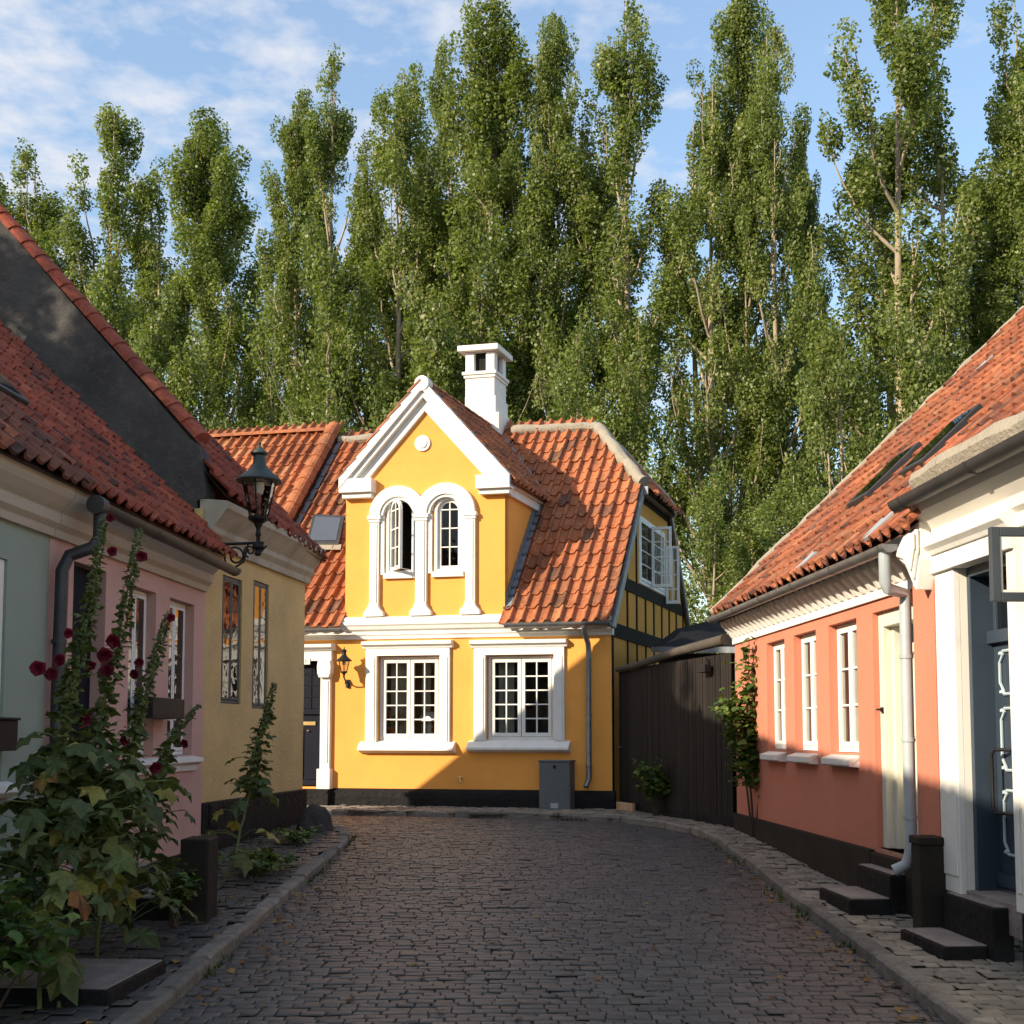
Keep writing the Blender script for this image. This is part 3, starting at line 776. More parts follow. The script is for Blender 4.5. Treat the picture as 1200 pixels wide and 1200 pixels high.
bb.build('barge_board', M['zinc'], yh, bevel=.004)
gwn = window(GF, yh, gwin[0], gwin[1], gzb, gzt, .02, 2, (1, 4), .06, .05, .02, name='side_window')
for (hu_, ang, wd, dz) in ((gwin[0] + .42 * (gwin[1] - gwin[0]), 82, .36, -.03), (gwin[1] - .02, 78, .26, -.2)):
    mb = MB(); g = MB(); a = R(ang)
    hd = GF.U * math.cos(a) + GF.N * math.sin(a); hp = GF.O + GF.U * hu_ + GF.N * .03
    SF = Frame((hp.x, hp.y), (hd.x, hd.y))
    z0, z1 = gzb + .05 + dz, gzt - .05 + dz
    mb.box(SF, 0, .05, z0, z1, -.02, .02); mb.box(SF, wd - .05, wd, z0, z1, -.02, .02); mb.box(SF, .05, wd - .05, z0, z0 + .06, -.02, .02); mb.box(SF, .05, wd - .05, z1 - .05, z1, -.02, .02)
    mb.box(SF, wd / 2 - .012, wd / 2 + .012, z0 + .06, z1 - .05, -.012, .012)
    for k in (1, 2, 3):
        zz = z0 + (z1 - z0) * k / 4; mb.box(SF, .05, wd / 2 - .012, zz - .012, zz + .012, -.011, .011); mb.box(SF, wd / 2 + .012, wd - .05, zz - .012, zz + .012, -.011, .011)
    g.quad(SF.P(.05, z0 + .06), SF.P(wd - .05, z0 + .06), SF.P(wd - .05, z1 - .05), SF.P(.05, z1 - .05))
    c = mb.build('casement', M['white'], yh, bevel=.003); g.build('pane', M['glass'], c)
rm2 = MB(); room(rm2, GF, gwin[0], gwin[1], gzb, gzt, -.13, .6, .02); rm2.build('interior', M['plaster_dark'], yh)
# chimney
CF = Frame(tuple(YF.P(ridge_u(551), 0, -2.75).xy), YF.U, (-GD.x, -GD.y))
cw, cd = ridge_u(585) - ridge_u(551), .62
cz = lambda row: CF.px(567, row)[1]
cm = MB()
cm.box(CF, -.02, cw + .1, cz(515), cz(484), -cd - .04, .03); cm.box(CF, -.0, cw + .03, cz(484), cz(464), -cd - .02, .015)
cm.box(CF, 0, cw, cz(464), cz(439), -cd, 0); cm.box(CF, -.05, cw + .05, cz(439), cz(435), -cd - .05, .05)
cm.box(CF, -.025, cw + .025, cz(442.5), cz(439), -cd - .025, .025)
zt0, zt1 = cz(434.9), cz(412)
for a0, a1, b0, b1 in ((0, .17, -.17, 0), (cw - .17, cw, -.17, 0), (0, .17, -cd, -cd + .17), (cw - .17, cw, -cd, -cd + .17)):
    cm.box(CF, a0, a1, zt0, zt1, b0, b1)
cm.box(CF, -.12, cw + .1, cz(411.8), cz(405), -cd - .1, .1)
ch = cm.build('chimney', M['white'], yh, bevel=.012)
ci = MB(); ci.box(CF, .09, cw - .09, zt0 + .002, zt1 - .002, -cd + .09, -.09); ci.build('flue_shade', M['tar'], ch)  # solid black core standing in for the shade inside the chimney openings
# gutters and downpipe
gt = MB(); gt.halfpipe(YF.P(yu(591, .27), ZE - .03, .27), YF.P(.06, ZE - .03, .27), .065); gt.build('gutter', M['zinc'], yh, smooth=True); gt = MB(); gt.halfpipe(YF.P(uL - 1, ZE - .05, .27), YF.P(yu(402, .27), ZE - .05, .27), .065)
gt.build('gutter', M['zinc'], yh, smooth=True)
du = yu(690, .09); dp = MB()
dp.tube([YF.P(du - .02, ZE - .08, .27), YF.P(du - .02, ZE - .18, .26), YF.P(du, ZE - .36, .12), YF.P(du, ZE - .5, .10), YF.P(du, yp(690, 912)[1], .10), YF.P(du - .03, yp(690, 922)[1], .17)], .042, 10)
for zz in (2.6, 1.9, 1.1): dp.tube([YF.P(du, zz, .10), YF.P(du, zz + .03, .10)], .05, 10)
dp.build('downpipe', M['zinc'], yh, smooth=True)
# front door with surround
dr = MB(); zz = yp(355, 922)[1]
dr.box(YF, dU0 + .0, dU1 - .0, dZb + .005, dZt - .003, -.2, -.13)
for (a, b, c, d) in ((.1, .9, .04, .40),):
    dr.box(YF, dU0 + .08, (dU0 + dU1) / 2 - .03, dZb + .12, dZb + .95, -.13, -.115); dr.box(YF, (dU0 + dU1) / 2 + .03, dU1 - .08, dZb + .12, dZb + .95, -.13, -.115)
dr.box(YF, dU0 + .02, dU1 - .02, dZb + 1.2, dZb + 1.26, -.13, -.09); dr.box(YF, dU0 + .02, dU1 - .02, dZb + .02, dZb + .09, -.13, -.10)
door = dr.build('front_door', M['navy'], yh, bevel=.004)
gl = MB(); gl.box(YF, dU0 + .08, dU1 - .08, dZb + 1.3, dZt - .1, -.13, -.122); gl.build('door_glass', M['navy'], door)
bz = MB()
for k in (1, 2, 3): bz.box(YF, dU0 + .08, dU1 - .08, dZb + 1.3 + k * .19, dZb + 1.32 + k * .19, -.122, -.112)
for k in (1, 2): x = dU0 + .08 + (dU1 - dU0 - .16) * k / 3; bz.box(YF, x - .01, x + .01, dZb + 1.3, dZt - .1, -.1215, -.110)
bz.build('glazing_bar', M['navy'], door)
ls = MB(); ls.box(YF, (dU0 + dU1) / 2 - .12, (dU0 + dU1) / 2 + .18, dZb + 1.02, dZb + 1.08, -.13, -.112); ls.lathe(YF.P(dU0 + .42, dZb + .93, -.1), [(.0, -.02), (.022, -.01), (.022, .01), (0, .02)], 10)
ls.build('letter_slot', M['brass'], door)
ds = MB(); w_ = .17
for a, b in ((dU0 - w_, dU0), (dU1, dU1 + w_)):
    ds.box(YF, a, b, dZb + .3, dZt - .02, 0, .07); ds.box(YF, a + .03, b - .03, dZb + .4, dZt - .35, .07, .082); ds.box(YF, a - .03, b + .03, dZb - .03, dZb + .3, 0, .11)
    ds.prism(YF, [(a - .02, dZt - .02), (b + .02, dZt - .02), (b + .035, dZt - .12), (b + .03, dZt - .22), (b, dZt - .3), (a, dZt - .3), (a - .03, dZt - .22), (a - .035, dZt - .12)], .0, .13)
ds.box(YF, dU0 - w_ - .02, dU1 + w_ + .02, dZt - .018, dZt + .15, 0, .075)
profile_run(ds, YF, dU0 - w_ - .06, dU1 + w_ + .06, [(0, dZt + .15), (.10, dZt + .15), (.12, dZt + .18), (.17, dZt + .20), (.17, dZt + .25), (0, dZt + .27)])
ds.build('door_surround', M['white'], yh, bevel=.005)
st = MB(); st.box(YF, dU0 - .2, dU1 + .2, YZ - .05, dZb - .031, 0, .16); st.build('door_step', M['tar'], yh, bevel=.01)
def text_mesh(body, size, mat, name, parent, F, u, z, o, ext=.004):
    cu_ = bpy.data.curves.new(name, 'FONT'); cu_.body = body; cu_.size = size; cu_.extrude = ext; cu_.align_x = 'CENTER'; cu_.align_y = 'CENTER'
    ob = bpy.data.objects.new(name, cu_); COL.objects.link(ob)
    dg = bpy.context.evaluated_depsgraph_get(); me = bpy.data.meshes.new_from_object(ob.evaluated_get(dg)); bpy.data.objects.remove(ob)
    n = Vector((F.U.y, -F.U.x, 0)); Mx = Matrix((( F.U.x, 0, n.x, 0), (F.U.y, 0, n.y, 0), (0, 1, 0, 0), (0, 0, 0, 1)))
    me.transform(Matrix.Translation(F.P(u, z, o) - parent_world(parent)) @ Mx); me.materials.clear(); me.materials.append(mat)
    o2 = bpy.data.objects.new(name, me); COL.objects.link(o2); o2.parent = parent; return o2
npl = MB(); nu, nz = yp(357, 775, .08); npl.box(YF, nu - .1, nu + .1, nz - .055, nz + .055, .076, .09)
nq = npl.build('number_plate', M['white'], yh, bevel=.006)
text_mesh('31', .10, M['zinc'], 'house_number', nq, YF, nu, nz, .092)
# skylight on the left slope
def on_roof(px, row, lift=0.0):
    n = Yu3.cross(Ssl).normalized(); q = YF.P(0, ZE, .2); d = ray(px, row); t = (q + n * lift - CAMP).dot(n) / d.dot(n); return CAMP + d * t
sk = MB(); a, b, c, d = [on_roof(*p, .10) for p in ((358, 637), (397, 637), (404, 604), (367, 602))]
nrm = Yu3.cross(Ssl).normalized()
sk.hexa([p - nrm * .1 for p in (a, b, c, d)] + [a, b, c, d]); skl = sk.build('skylight', M['zinc_dark'], yh, bevel=.01)
ga = a.lerp(c, .1); gb = b.lerp(d, .1); gc = c.lerp(a, .1); gd = d.lerp(b, .1)
MB().quad(*[p + nrm * .008 for p in (ga, gb, gc, gd)]).build('pane', M['glass_sky'], skl)
ap_ = MB(); e = [on_roof(*p, .075) for p in ((360, 644), (399, 644), (400, 638), (361, 638))]; ap_.quad(*e); ap_.build('apron', M['mortar'], skl)
# tap pipe low on the wall
tp = MB(); tu, tz = yp(541, 912); tp.tube([YF.P(tu, tz, 0), YF.P(tu, tz, .08), YF.P(tu + .02, tz - .06, .09)], .016, 8); tp.tube([YF.P(tu - .04, tz + .02, .07), YF.P(tu + .04, tz + .02, .07)], .01, 6); tp.build('wall_tap', M['brass'], yh, smooth=True)

# ------------------------------------------------------------------ neighbour on the left with the higher roof
nb = thing('terraced_house', 'orange tiled roof of the next house, left of the yellow house behind the street lantern', 'house', tuple(YF.P(uV - 2.5, .4, -1)))
up = .2
mb = pantiles(YF.P(W0 - 7, ZE - .02 + up, .2), Yu3, Ssl, 6.95, L_sl, .2, .315, 31, .62, .2); mb.build('roof', M['tiles_bright'], nb)
mb = pantiles(YF.P(W0 - .05, ZE - .02 + up, -6.2), -Yu3, (-Gd3 + Vector((0, 0, SL))).normalized(), 6.95, L_sl - .4, .2, .4, 32, .5, .2); mb.build('rear_roof', M['tiles_bright'], nb)
mb = ridge_caps(YF.P(W0 - 7, ZR + up + .03, -3), YF.P(W0 - .2, ZR + up + .03, -3), .11, .36, 7); mb.build('ridge', M['tiles_bright'], nb)
ver = ridge_caps(YF.P(W0 - .12, ZE + up + .06, .22), YF.P(W0 - .12, ZR + up + .1, -3.05), .15, .33, 8, 1.0); ver.build('verge_tiles', M['tiles_bright'], nb, smooth=False)
pw = MB(); pw.add([YF.P(W0 + .0, ZE - .1, .2), YF.P(W0 + .0, ZR - .02, -3), YF.P(W0 + .0, ZR + up + .08, -3), YF.P(W0 + .0, ZE + up + .06, .2)], [[0, 1, 2, 3]])
pw.build('party_wall', M['tar_brown'], nb)
pf = MB()
for k in range(14):
    d0 = k * .22 - .15
    z0, z1 = roofz(d0) + .05, roofz(d0 + .2) + .05
    pf.quad(YF.P(W0 + .012, z0, -d0), YF.P(W0 + .10, z0 + .01, -d0), YF.P(W0 + .10, z1 + .01, -d0 - .2), YF.P(W0 + .012, z1, -d0 - .2))
pf.build('flashing', M['lead'], nb)
mb = MB(); mb.quad(YF.P(W0 - 7, .3, .0), YF.P(uL - 1.2, .3, 0), YF.P(uL - 1.2, 3.6, 0), YF.P(W0 - 7, 3.6, 0)); mb.quad(YF.P(W0 - 7, .3, -6), YF.P(uL - 1.2, .3, -6), YF.P(uL - 1.2, 3.6, -6), YF.P(W0 - 7, 3.6, -6)); mb.build('wall', M['white_wall'], nb)
# ================================================================== LEFT ROW
PU = Vector((.08, 1)).normalized(); OU = Vector((.16, 1)).normalized()
PF = Frame((-3.55, 8.7), PU); OF = Frame((-3.33, 12.27), OU)
def v3(a): return Vector((a.x, a.y, 0))
# ---- ochre house
oh = thing('ochre_house', 'weathered ochre house with a black tarred gable, behind the street lantern', 'house', (-4.2, 13.8, .3))
oL = 3.24                                                     # wall length to the street corner
ow = MB(); owin = []
for pa, pb, t, b in ((259, 282, 676, 828), (295.5, 313.5, 681, 834)):
    u0, u1 = OF.u(pa), OF.u(pb); zt = OF.px(pb, t + 4)[1]; zb = OF.px(pa, b - 4)[1]; owin.append((u0, u1, zb, zt))
zpl = .88
ow.panel(OF, [(-.05, zpl - .1), (oL, zpl - .1), (oL, 4.05), (-.05, 4.05)], [[(a, c), (b, c), (b, d), (a, d)] for a, b, c, d in owin], 0, .10)
E1o = OF.P(oL, 0, 0); Wo = Vector((-7.1, 15.1, 0))
ow.quad(E1o + Vector((0, 0, .2)), Wo + Vector((0, 0, .2)), Wo + Vector((0, 0, 3.4)), E1o + Vector((0, 0, 4.05)))
ow.build('wall', M['ochre'], oh)
mb = MB(); mb.prism(OF, [(-.04, .0), (oL + .04, .2), (oL + .05, zpl - .02), (oL + .02, zpl), (-.04, zpl)], -.2, .05)
e = E1o + v3(OF.N) * .05
mb.quad(e + Vector((0, 0, .1)), Wo + Vector((0, 0, .1)), Wo + Vector((0, 0, zpl)), e + Vector((0, 0, zpl)))
mb.build('plinth', M['tar'], oh, bevel=.015)
vu, vz = OF.px(250, 955, .05); mb = MB()
mb.box(OF, vu - .12, vu + .12, vz - .12, vz + .12, .05, .06)
for k in range(5): mb.box(OF, vu - .1, vu + .1, vz - .09 + k * .04, vz - .07 + k * .04, .06, .072)
mb.build('vent', M['iron'], oh)
mb = MB(); profile_run(mb, OF, -.02, oL + .06, [(0, 3.66), (.05, 3.66), (.06, 3.74), (.11, 3.80), (.11, 3.86), (.17, 3.93), (.24, 4.02), (.27, 4.05), (.27, 4.13), (0, 4.16)])
mb.build('cornice', M['stone_cornice'], oh, bevel=.006)
oroom = MB()
for a, b, c, d in owin:
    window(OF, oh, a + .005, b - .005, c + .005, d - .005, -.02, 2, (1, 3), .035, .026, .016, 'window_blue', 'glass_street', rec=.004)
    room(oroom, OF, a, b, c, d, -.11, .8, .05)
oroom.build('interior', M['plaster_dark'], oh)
# parapet gable towards the viewer
AF = Frame(tuple(OF.P(0, 0).xy), tuple(-OF.N), None)           # runs inward from the street wall
AF = Frame((OF.O.x, OF.O.y), (OF.N.x, OF.N.y), (-OF.U.x, -OF.U.y))   # u<0 goes inward (left on the picture)
top = lambda s: 4.70 + 1.09 * s
s_end = 2.72
mb = MB(); mb.prism(AF, [(-.09, 2.6), (-.09, 4.14), (.02, 4.17), (.02, 4.25), (-.02, top(0) - .25), (-.06, top(0)), (-s_end, top(s_end)), (-s_end - 1.4, top(s_end) - 2.6), (-s_end - 1.4, 2.6)], -.22, .03)
mb.build('gable_wall', M['tar_gable'], oh)
mb = ridge_caps(AF.P(-.10, top(.10) + .03, -.09), AF.P(-s_end, top(s_end) + .03, -.09), .145, .24, 41, .8)
mb.build('verge_tiles', M['tiles_left'], oh)
Ap = AF.P(-2.62, 7.42, -.25); E1 = OF.P(oL + .10, 3.98, .26); E0 = OF.P(-.0, 4.2, .26)
Wc = Vector((-7.1, 15.2, 3.4))
# roof facing the street
uD = (E1 - E0).normalized(); sl = (Ap - E0); sl = sl - uD * sl.dot(uD)
nf = uD.cross(sl).normalized(); nf = nf if nf.z > 0 else -nf
hp = (E1 - Ap).cross(nf).normalized(); hp = hp if hp.dot(v3(OF.U)) > 0 else -hp
mb = pantiles(E0 + uD * -.02, uD, sl, (E1 - E0).length + .03, sl.length, .2, .3, 42, .4, .22)
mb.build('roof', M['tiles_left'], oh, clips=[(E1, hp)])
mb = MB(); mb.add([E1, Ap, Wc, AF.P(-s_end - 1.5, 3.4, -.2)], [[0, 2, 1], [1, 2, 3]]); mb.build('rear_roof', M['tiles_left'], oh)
ridge_caps(E1 + Vector((-.02, -.02, .03)), Ap + Vector((0, 0, .03)), .08, .33, 43).build('hip_tiles', M['tiles_left'], oh)

# ---- pink house and green house share one roof line
def row_house(root, F, u0, u1, wallmat, holes, tilemat, seed, corn, cu0, cu1, zb=-.2, gutter=None):
    mb = MB(); mb.panel(F, [(u0, zb), (u1, zb), (u1, 3.2), (u0, 3.2)], holes, 0, .16)
    mb.build('wall', M[wallmat], root)
    mb = MB(); profile_run(mb, F, cu0, cu1, [(0, 3.12), (.04, 3.12), (.05, 3.18), (.09, 3.22), (.09, 3.30), (.13, 3.34), (.18, 3.40), (.20, 3.44), (.20, 3.50), (0, 3.52)])
    mb.build('cornice', M[corn], root, bevel=.005)
    S = (v3(-F.N) + Vector((0, 0, .97))).normalized()
    O = F.P(cu0, 3.50, .27); L = 2.75 * math.sqrt(1 + .97 ** 2)
    mb = pantiles(O, v3(F.U), S, cu1 - cu0 - .01, L, .175, .225, seed, .45, .26, .8)
    mb.build('roof', M[tilemat], root)
    S2 = (v3(F.N) + Vector((0, 0, .97))).normalized(); O2 = F.P(cu1, 3.50, .27 - 5.5)
    mb = MB(); mb.quad(O2, F.P(cu0, 3.5, .27 - 5.5), F.P(cu0, 3.5 + 2.75 * .97, .27 - 2.75), F.P(cu1, 3.5 + 2.75 * .97, .27 - 2.75)); mb.build('rear_roof', M[tilemat], root)
    mb = ridge_caps(F.P(cu0, 3.52 + 2.75 * .97, .27 - 2.75), F.P(cu1, 3.52 + 2.75 * .97, .27 - 2.75), .11, .36, seed + 1); mb.build('ridge', M[tilemat], root)
    return S

ph = thing('pink_house', 'low pink house with white framed windows between the green house and the ochre house', 'house', tuple(PF.P(1.8, .2, -1)))
pL = PF.u(238.5)
pwin = []
for pa, pb, t in ((150, 181, 688), (197, 226, 705)):
    a, b = PF.u(pa), PF.u(pb); pwin.append((a, b, 1.40, PF.px(pb, t + 2)[1]))
pz = 2.95; pd0, pd1 = PF.u(83), PF.u(121.5)
pdz = PF.px(120, 668)[1]
ph_holes = [[(a, c), (b, c), (b, pz), (a, pz)] for a, b, c, d in pwin] + [[(pd0, .55), (pd1, .55), (pd1, pdz), (pd0, pdz)]]
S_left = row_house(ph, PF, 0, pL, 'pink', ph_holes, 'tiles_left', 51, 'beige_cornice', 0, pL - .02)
proom = MB()
for a, b, c, d in pwin:
    w = window(PF, ph, a + .004, b - .004, c + .004, pz - .004, -.09, 2, (1, 3), .035, .034, .016, 'white', 'glass_street', rec=.004)
    s = MB(); profile_run(s, PF, a - .08, b + .08, [(0, c - .16), (.03, c - .16), (.045, c - .10), (.10, c - .07), (.10, c - .03), (-.09, c + .004)]); s.build('sill', M['white'], w, bevel=.004)
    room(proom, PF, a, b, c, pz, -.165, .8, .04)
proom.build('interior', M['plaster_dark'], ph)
mb = MB(); mb.box(PF, pd0 - .0, pd1 + .0, .55, pdz, -.16, -.12); mb.box(PF, pd0 + .1, pd1 - .1, .7, 1.4, -.12, -.105); mb.box(PF, pd0 + .1, pd1 - .1, 1.55, 2.5, -.12, -.105)
mb.build('front_door', M['navy'], ph, bevel=.004)
mb = MB(); mb.box(PF, .02, pL, -.1, .42, 0, .035); mb.build('plinth', M['tar'], ph, bevel=.008)
g0 = PF.P(PF.u(108, .33), 3.40, .33); g1 = PF.P(pL - .01, 3.36, .33)
mb = MB(); mb.halfpipe(g0, g1, .068); mb.build('gutter', M['zinc_dark'], ph, smooth=True)
mb = MB(); q = g0 + v3(PF.U) * .06 + Vector((0, 0, -.05))
A0 = PF.px(73, 668, .09); 
mb.tube([q, q + Vector((0, 0, -.22)), q + Vector((-.04, -.03, -.30)), PF.P(A0[0] + .05, A0[1] + .12, .12), PF.P(A0[0], A0[1], .09), PF.P(A0[0] - .0, 1.9, .08), PF.P(A0[0], .3, .08)], .05, 10)
for zz in (2.3, 1.2): mb.tube([PF.P(A0[0], zz, .08), PF.P(A0[0], zz + .03, .08)], .06, 10)
mb.tube([q + Vector((0, 0, .03)) - v3(PF.U) * .09, q + Vector((0, 0, .03)) + v3(PF.U) * .02], .075, 10)
mb.build('downpipe', M['zinc_dark'], ph, smooth=True)
# roof window at the picture's left edge
o3 = PF.P(0, 3.5, .27); nL = v3(PF.U).cross(S_left).normalized(); nL = nL if nL.z > 0 else -nL
def on_left(px, row, lift):
    d = ray(px, row); t = (o3 + nL * lift - CAMP).dot(nL) / d.dot(nL); return CAMP + d * t
c0 = on_left(0, 440, .1); uu = (c0 - o3).dot(v3(PF.U)); ss = (c0 - o3).dot(S_left)
mb = MB(); P4 = [o3 + v3(PF.U) * (uu + a) + S_left * (ss + b) for a, b in ((-.45, -.28), (.12, -.28), (.12, .28), (-.45, .28))]
mb.hexa([p for p in P4] + [p + nL * .1 for p in P4]); sk2 = mb.build('skylight', M['zinc_dark'], ph, bevel=.01)
cc = sum(P4, Vector()) / 4
MB().quad(*[cc + (p - cc) * .8 + nL * .108 for p in P4]).build('pane', M['glass_street'], sk2)

gh = thing('green_house', 'sage green house at the left edge with a beige cornice and old brown roof tiles', 'house', tuple(PF.P(-3, 0, -1)))
gw0 = PF.u(8)
ghol = [(gw0 - 1.0, gw0 - .04, 1.28, 2.85)]
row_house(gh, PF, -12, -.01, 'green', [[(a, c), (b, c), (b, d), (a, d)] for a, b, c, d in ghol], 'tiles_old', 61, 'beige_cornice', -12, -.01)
for a, b, c, d in ghol:
    w = window(PF, gh, a + .004, b - .004, c + .004, d - .004, -.02, 2, (1, 3), .05, .045, .02, 'white', 'glass_street')
    s = MB(); profile_run(s, PF, a - .08, b + .09, [(0, c - .12), (.04, c - .12), (.09, c - .08), (.09, c - .03), (-.02, c)]); s.build('sill', M['white'], w, bevel=.004)
    rr = MB(); room(rr, PF, a, b, c, d, -.165, .8, .04); rr.build('interior', M['plaster_dark'], gh)
mb = MB(); mb.box(PF, -12, -.03, -.2, .3, 0, .035); mb.build('plinth', M['tar'], gh, bevel=.008)
lb0, lb1 = PF.u(-8), PF.u(20, .1); lz1, lz0 = PF.px(10, 844, .12)[1], PF.px(10, 880, .12)[1]
mb = MB(); mb.box(PF, lb1 - .36, lb1, lz0, lz1, .002, .12); mb.box(PF, lb1 - .37, lb1 + .01, lz1, lz1 + .02, .002, .135)
lb = mb.build('letter_box', M['iron'], None, bevel=.008); tag(lb, 'black metal box on the green wall at the left edge', 'letter box')
# planter at the pink window
a, b, c, d = pwin[1]
pa, pb = PF.u(170, .2), PF.u(217, .2); zt = PF.px(195, 818, .2)[1]; zb = PF.px(195, 842, .2)[1]
pt = thing('window_box', 'black planter box hung in front of the second pink house window', 'window box', tuple(PF.P((pa + pb) / 2, zb, .1)))
mb = MB()
u0_, u1_ = pb - .78, pb
mb.box(PF, u0_, u1_, zb, zb + .02, .02, .2); mb.box(PF, u0_, u1_, zb + .02, zt, .18, .2); mb.box(PF, u0_, u1_, zb + .02, zt, .02, .04)
mb.box(PF, u0_, u0_ + .02, zb + .02, zt, .04, .18); mb.box(PF, u1_ - .02, u1_, zb + .02, zt, .04, .18); mb.box(PF, u0_ + .02, u1_ - .02, zt - .05, zt - .03, .04, .18)
mb.build('box', M['iron'], pt, bevel=.004)

# ================================================================== RIGHT ROW
RF = Frame((2.86, 14.63), (.058, -1))
rh = thing('coral_house', 'low coral red house with white dentil cornice and three narrow windows', 'house', tuple(RF.P(2.5, .3, -1)))
rend = RF.u(1108)
rw = []
for pa, pb, t, b in ((899, 920, 753, 872), (931, 957, 741, 875), (972, 1005, 729, 879)):
    rw.append((RF.u(pa), RF.u(pb)))
rzt, rzb = 2.66, 1.44
rd0, rd1 = RF.u(1024), RF.u(1083); rdb, rdt = .64, 2.66
hol = [[(a, rzb), (b, rzb), (b, rzt), (a, rzt)] for a, b in rw] + [[(rd0, rdb), (rd1, rdb), (rd1, rdt), (rd0, rdt)]]
mb = MB(); mb.panel(RF, [(0, .5), (rend, .5), (rend, 3.0), (0, 3.0)], hol, 0, .17)
mb.quad(RF.P(0, .3, -3), RF.P(0, .3, 0), RF.P(0, 3.0, 0), RF.P(0, 3.0, -3))
pil0 = RF.u(1078, .03)
ztp = RF.px(1095, 682)[1]
mb.box(RF, pil0, rend, .62, ztp, .0, .07)
mb.build('wall', M['coral'], rh)
mb = MB(); mb.box(RF, -.03, rd0 - .05, -.1, .62, 0, .05); mb.box(RF, rd1 + .03, rend, -.1, .62, 0, .075); mb.box(RF, rd0 - .05, rd1 + .03, -.1, .60, -.1, .045); mb.build('plinth', M['tar_brown'], rh, bevel=.012)
rroom = MB()
for i, (a, b) in enumerate(rw):
    w = window(RF, rh, a + .004, b - .004, rzb + .004, rzt - .004, -.08, 2, (1, 3), .045, .042, .02, 'white', 'glass')
    s = MB(); profile_run(s, RF, a - .0, b + .0, [(0, rzb - .13), (.085, rzb - .125), (.10, rzb - .11), (.10, rzb - .055), (-.08, rzb + .005)]); s.build('sill', M['white'], w, bevel=.006)
    room(rroom, RF, a, b, rzb, rzt, -.175, .7, .03)
    cu_ = MB(); curtain(cu_, RF, a + .02, b - .02, rzb + .02, rzb + (.42 if i != 1 else .9), -.24, 5); cu_.build('curtain', M['curtain'], w, smooth=True)
rroom.build('interior', M['curtain'], rh)
mb = MB()
mb.box(RF, rd0, rd0 + .10, rdb, rdt, -.20, -.05); mb.box(RF, rd1 - .08, rd1, rdb, rdt, -.20, -.05); mb.box(RF, rd0 + .1, rd1 - .08, rdt - .13, rdt, -.2, -.05)
mb.box(RF, rd0 + .1, rd0 + .16, rdb, rdt - .13, -.26, -.12)
mb.box(RF, rd0, rd1, rdb - .03, rdb, -.3, .0)
dj = mb.build('door_frame', M['cream'], rh, bevel=.006)
mb = MB(); mb.box(RF, rd0 + .16, rd1 - .08, rdb, rdt - .36, -.30, -.26); mb.box(RF, rd0 + .22, rd1 - .18, rdb + .12, rdb + .8, -.26, -.245); mb.box(RF, rd0 + .22, rd1 - .18, rdb + .95, rdt - .5, -.26, -.245)
mb.box(RF, rd0 + .16, rd1 - .08, rdt - .36, rdt - .28, -.29, -.22)
dd = mb.build('front_door', M['cream'], rh, bevel=.005)
mb = MB(); mb.quad(RF.P(rd0 + .16, rdt - .28, -.28), RF.P(rd1 - .08, rdt - .28, -.28), RF.P(rd1 - .08, rdt - .13, -.28), RF.P(rd0 + .16, rdt - .13, -.28)); mb.build('fanlight', M['glass_street'], dd)
hz = RF.px(1050, 831, -.1)[1]; mb = MB(); mb.box(RF, rd0 + .045, rd0 + .085, hz - .02, hz + .02, -.05, -.035); mb.tube([RF.P(rd0 + .06, hz, -.04), RF.P(rd0 + .06, hz, .0), RF.P(rd0 + .12, hz, .005)], .009, 6); mb.build('handle', M['iron'], dd)
# dentil cornice
mb = MB(); mb.box(RF, -.02, rend - .02, 2.76, 2.84, 0, .03); mb.box(RF, -.02, rend - .02, 2.98, 3.10, 0, .07)
nd = 34
for i in range(nd):
    u = .0 + (rend - .08) * i / (nd - 1)
    mb.prism(Frame(tuple(RF.P(u, 0, 0).xy), (RF.N.x, RF.N.y), (RF.U.x, RF.U.y)), [(0, 2.83), (.045, 2.84), (.085, 2.90), (.17, 2.985), (.19, 3.05), (0, 3.05)], 0, .085)
mb.build('dentil_cornice', M['white'], rh, bevel=.004)
mb = MB(); mb.box(RF, -.05, rend - .05, 3.055, 3.075, .0, .22); mb.build('soffit', M['tar_brown'], rh)
gz = 3.10
g0, g1 = RF.P(-.05, gz, .29), RF.P(RF.u(1047, .29), gz - .03, .29)
mb = MB(); mb.halfpipe(g0, g1, .065); mb.build('gutter', M['zinc'], rh, smooth=True)
mb = MB(); q = RF.P(RF.u(1040, .29), gz - .02, .29)
dpt = RF.u(1063, .10); zb2_ = RF.px(1063, 698, .1)[1]
qb = q + Vector((0, 0, -.30))
mb.tube([q, qb, qb + (RF.P(dpt, zb2_, .10) - qb) * .12 + Vector((0, 0, -.03)), RF.P(dpt - .0, zb2_ + .02, .10), RF.P(dpt, zb2_ - .1, .10), RF.P(dpt, .72, .10), RF.P(dpt - .02, .6, .13), RF.P(dpt - .05, .55, .22)], .047, 12)
for zz in (2.2, 1.55, .95): mb.tube([RF.P(dpt, zz, .10), RF.P(dpt, zz + .03, .10)], .054, 12)
mb.build('downpipe', M['zinc_light'], rh, smooth=True)
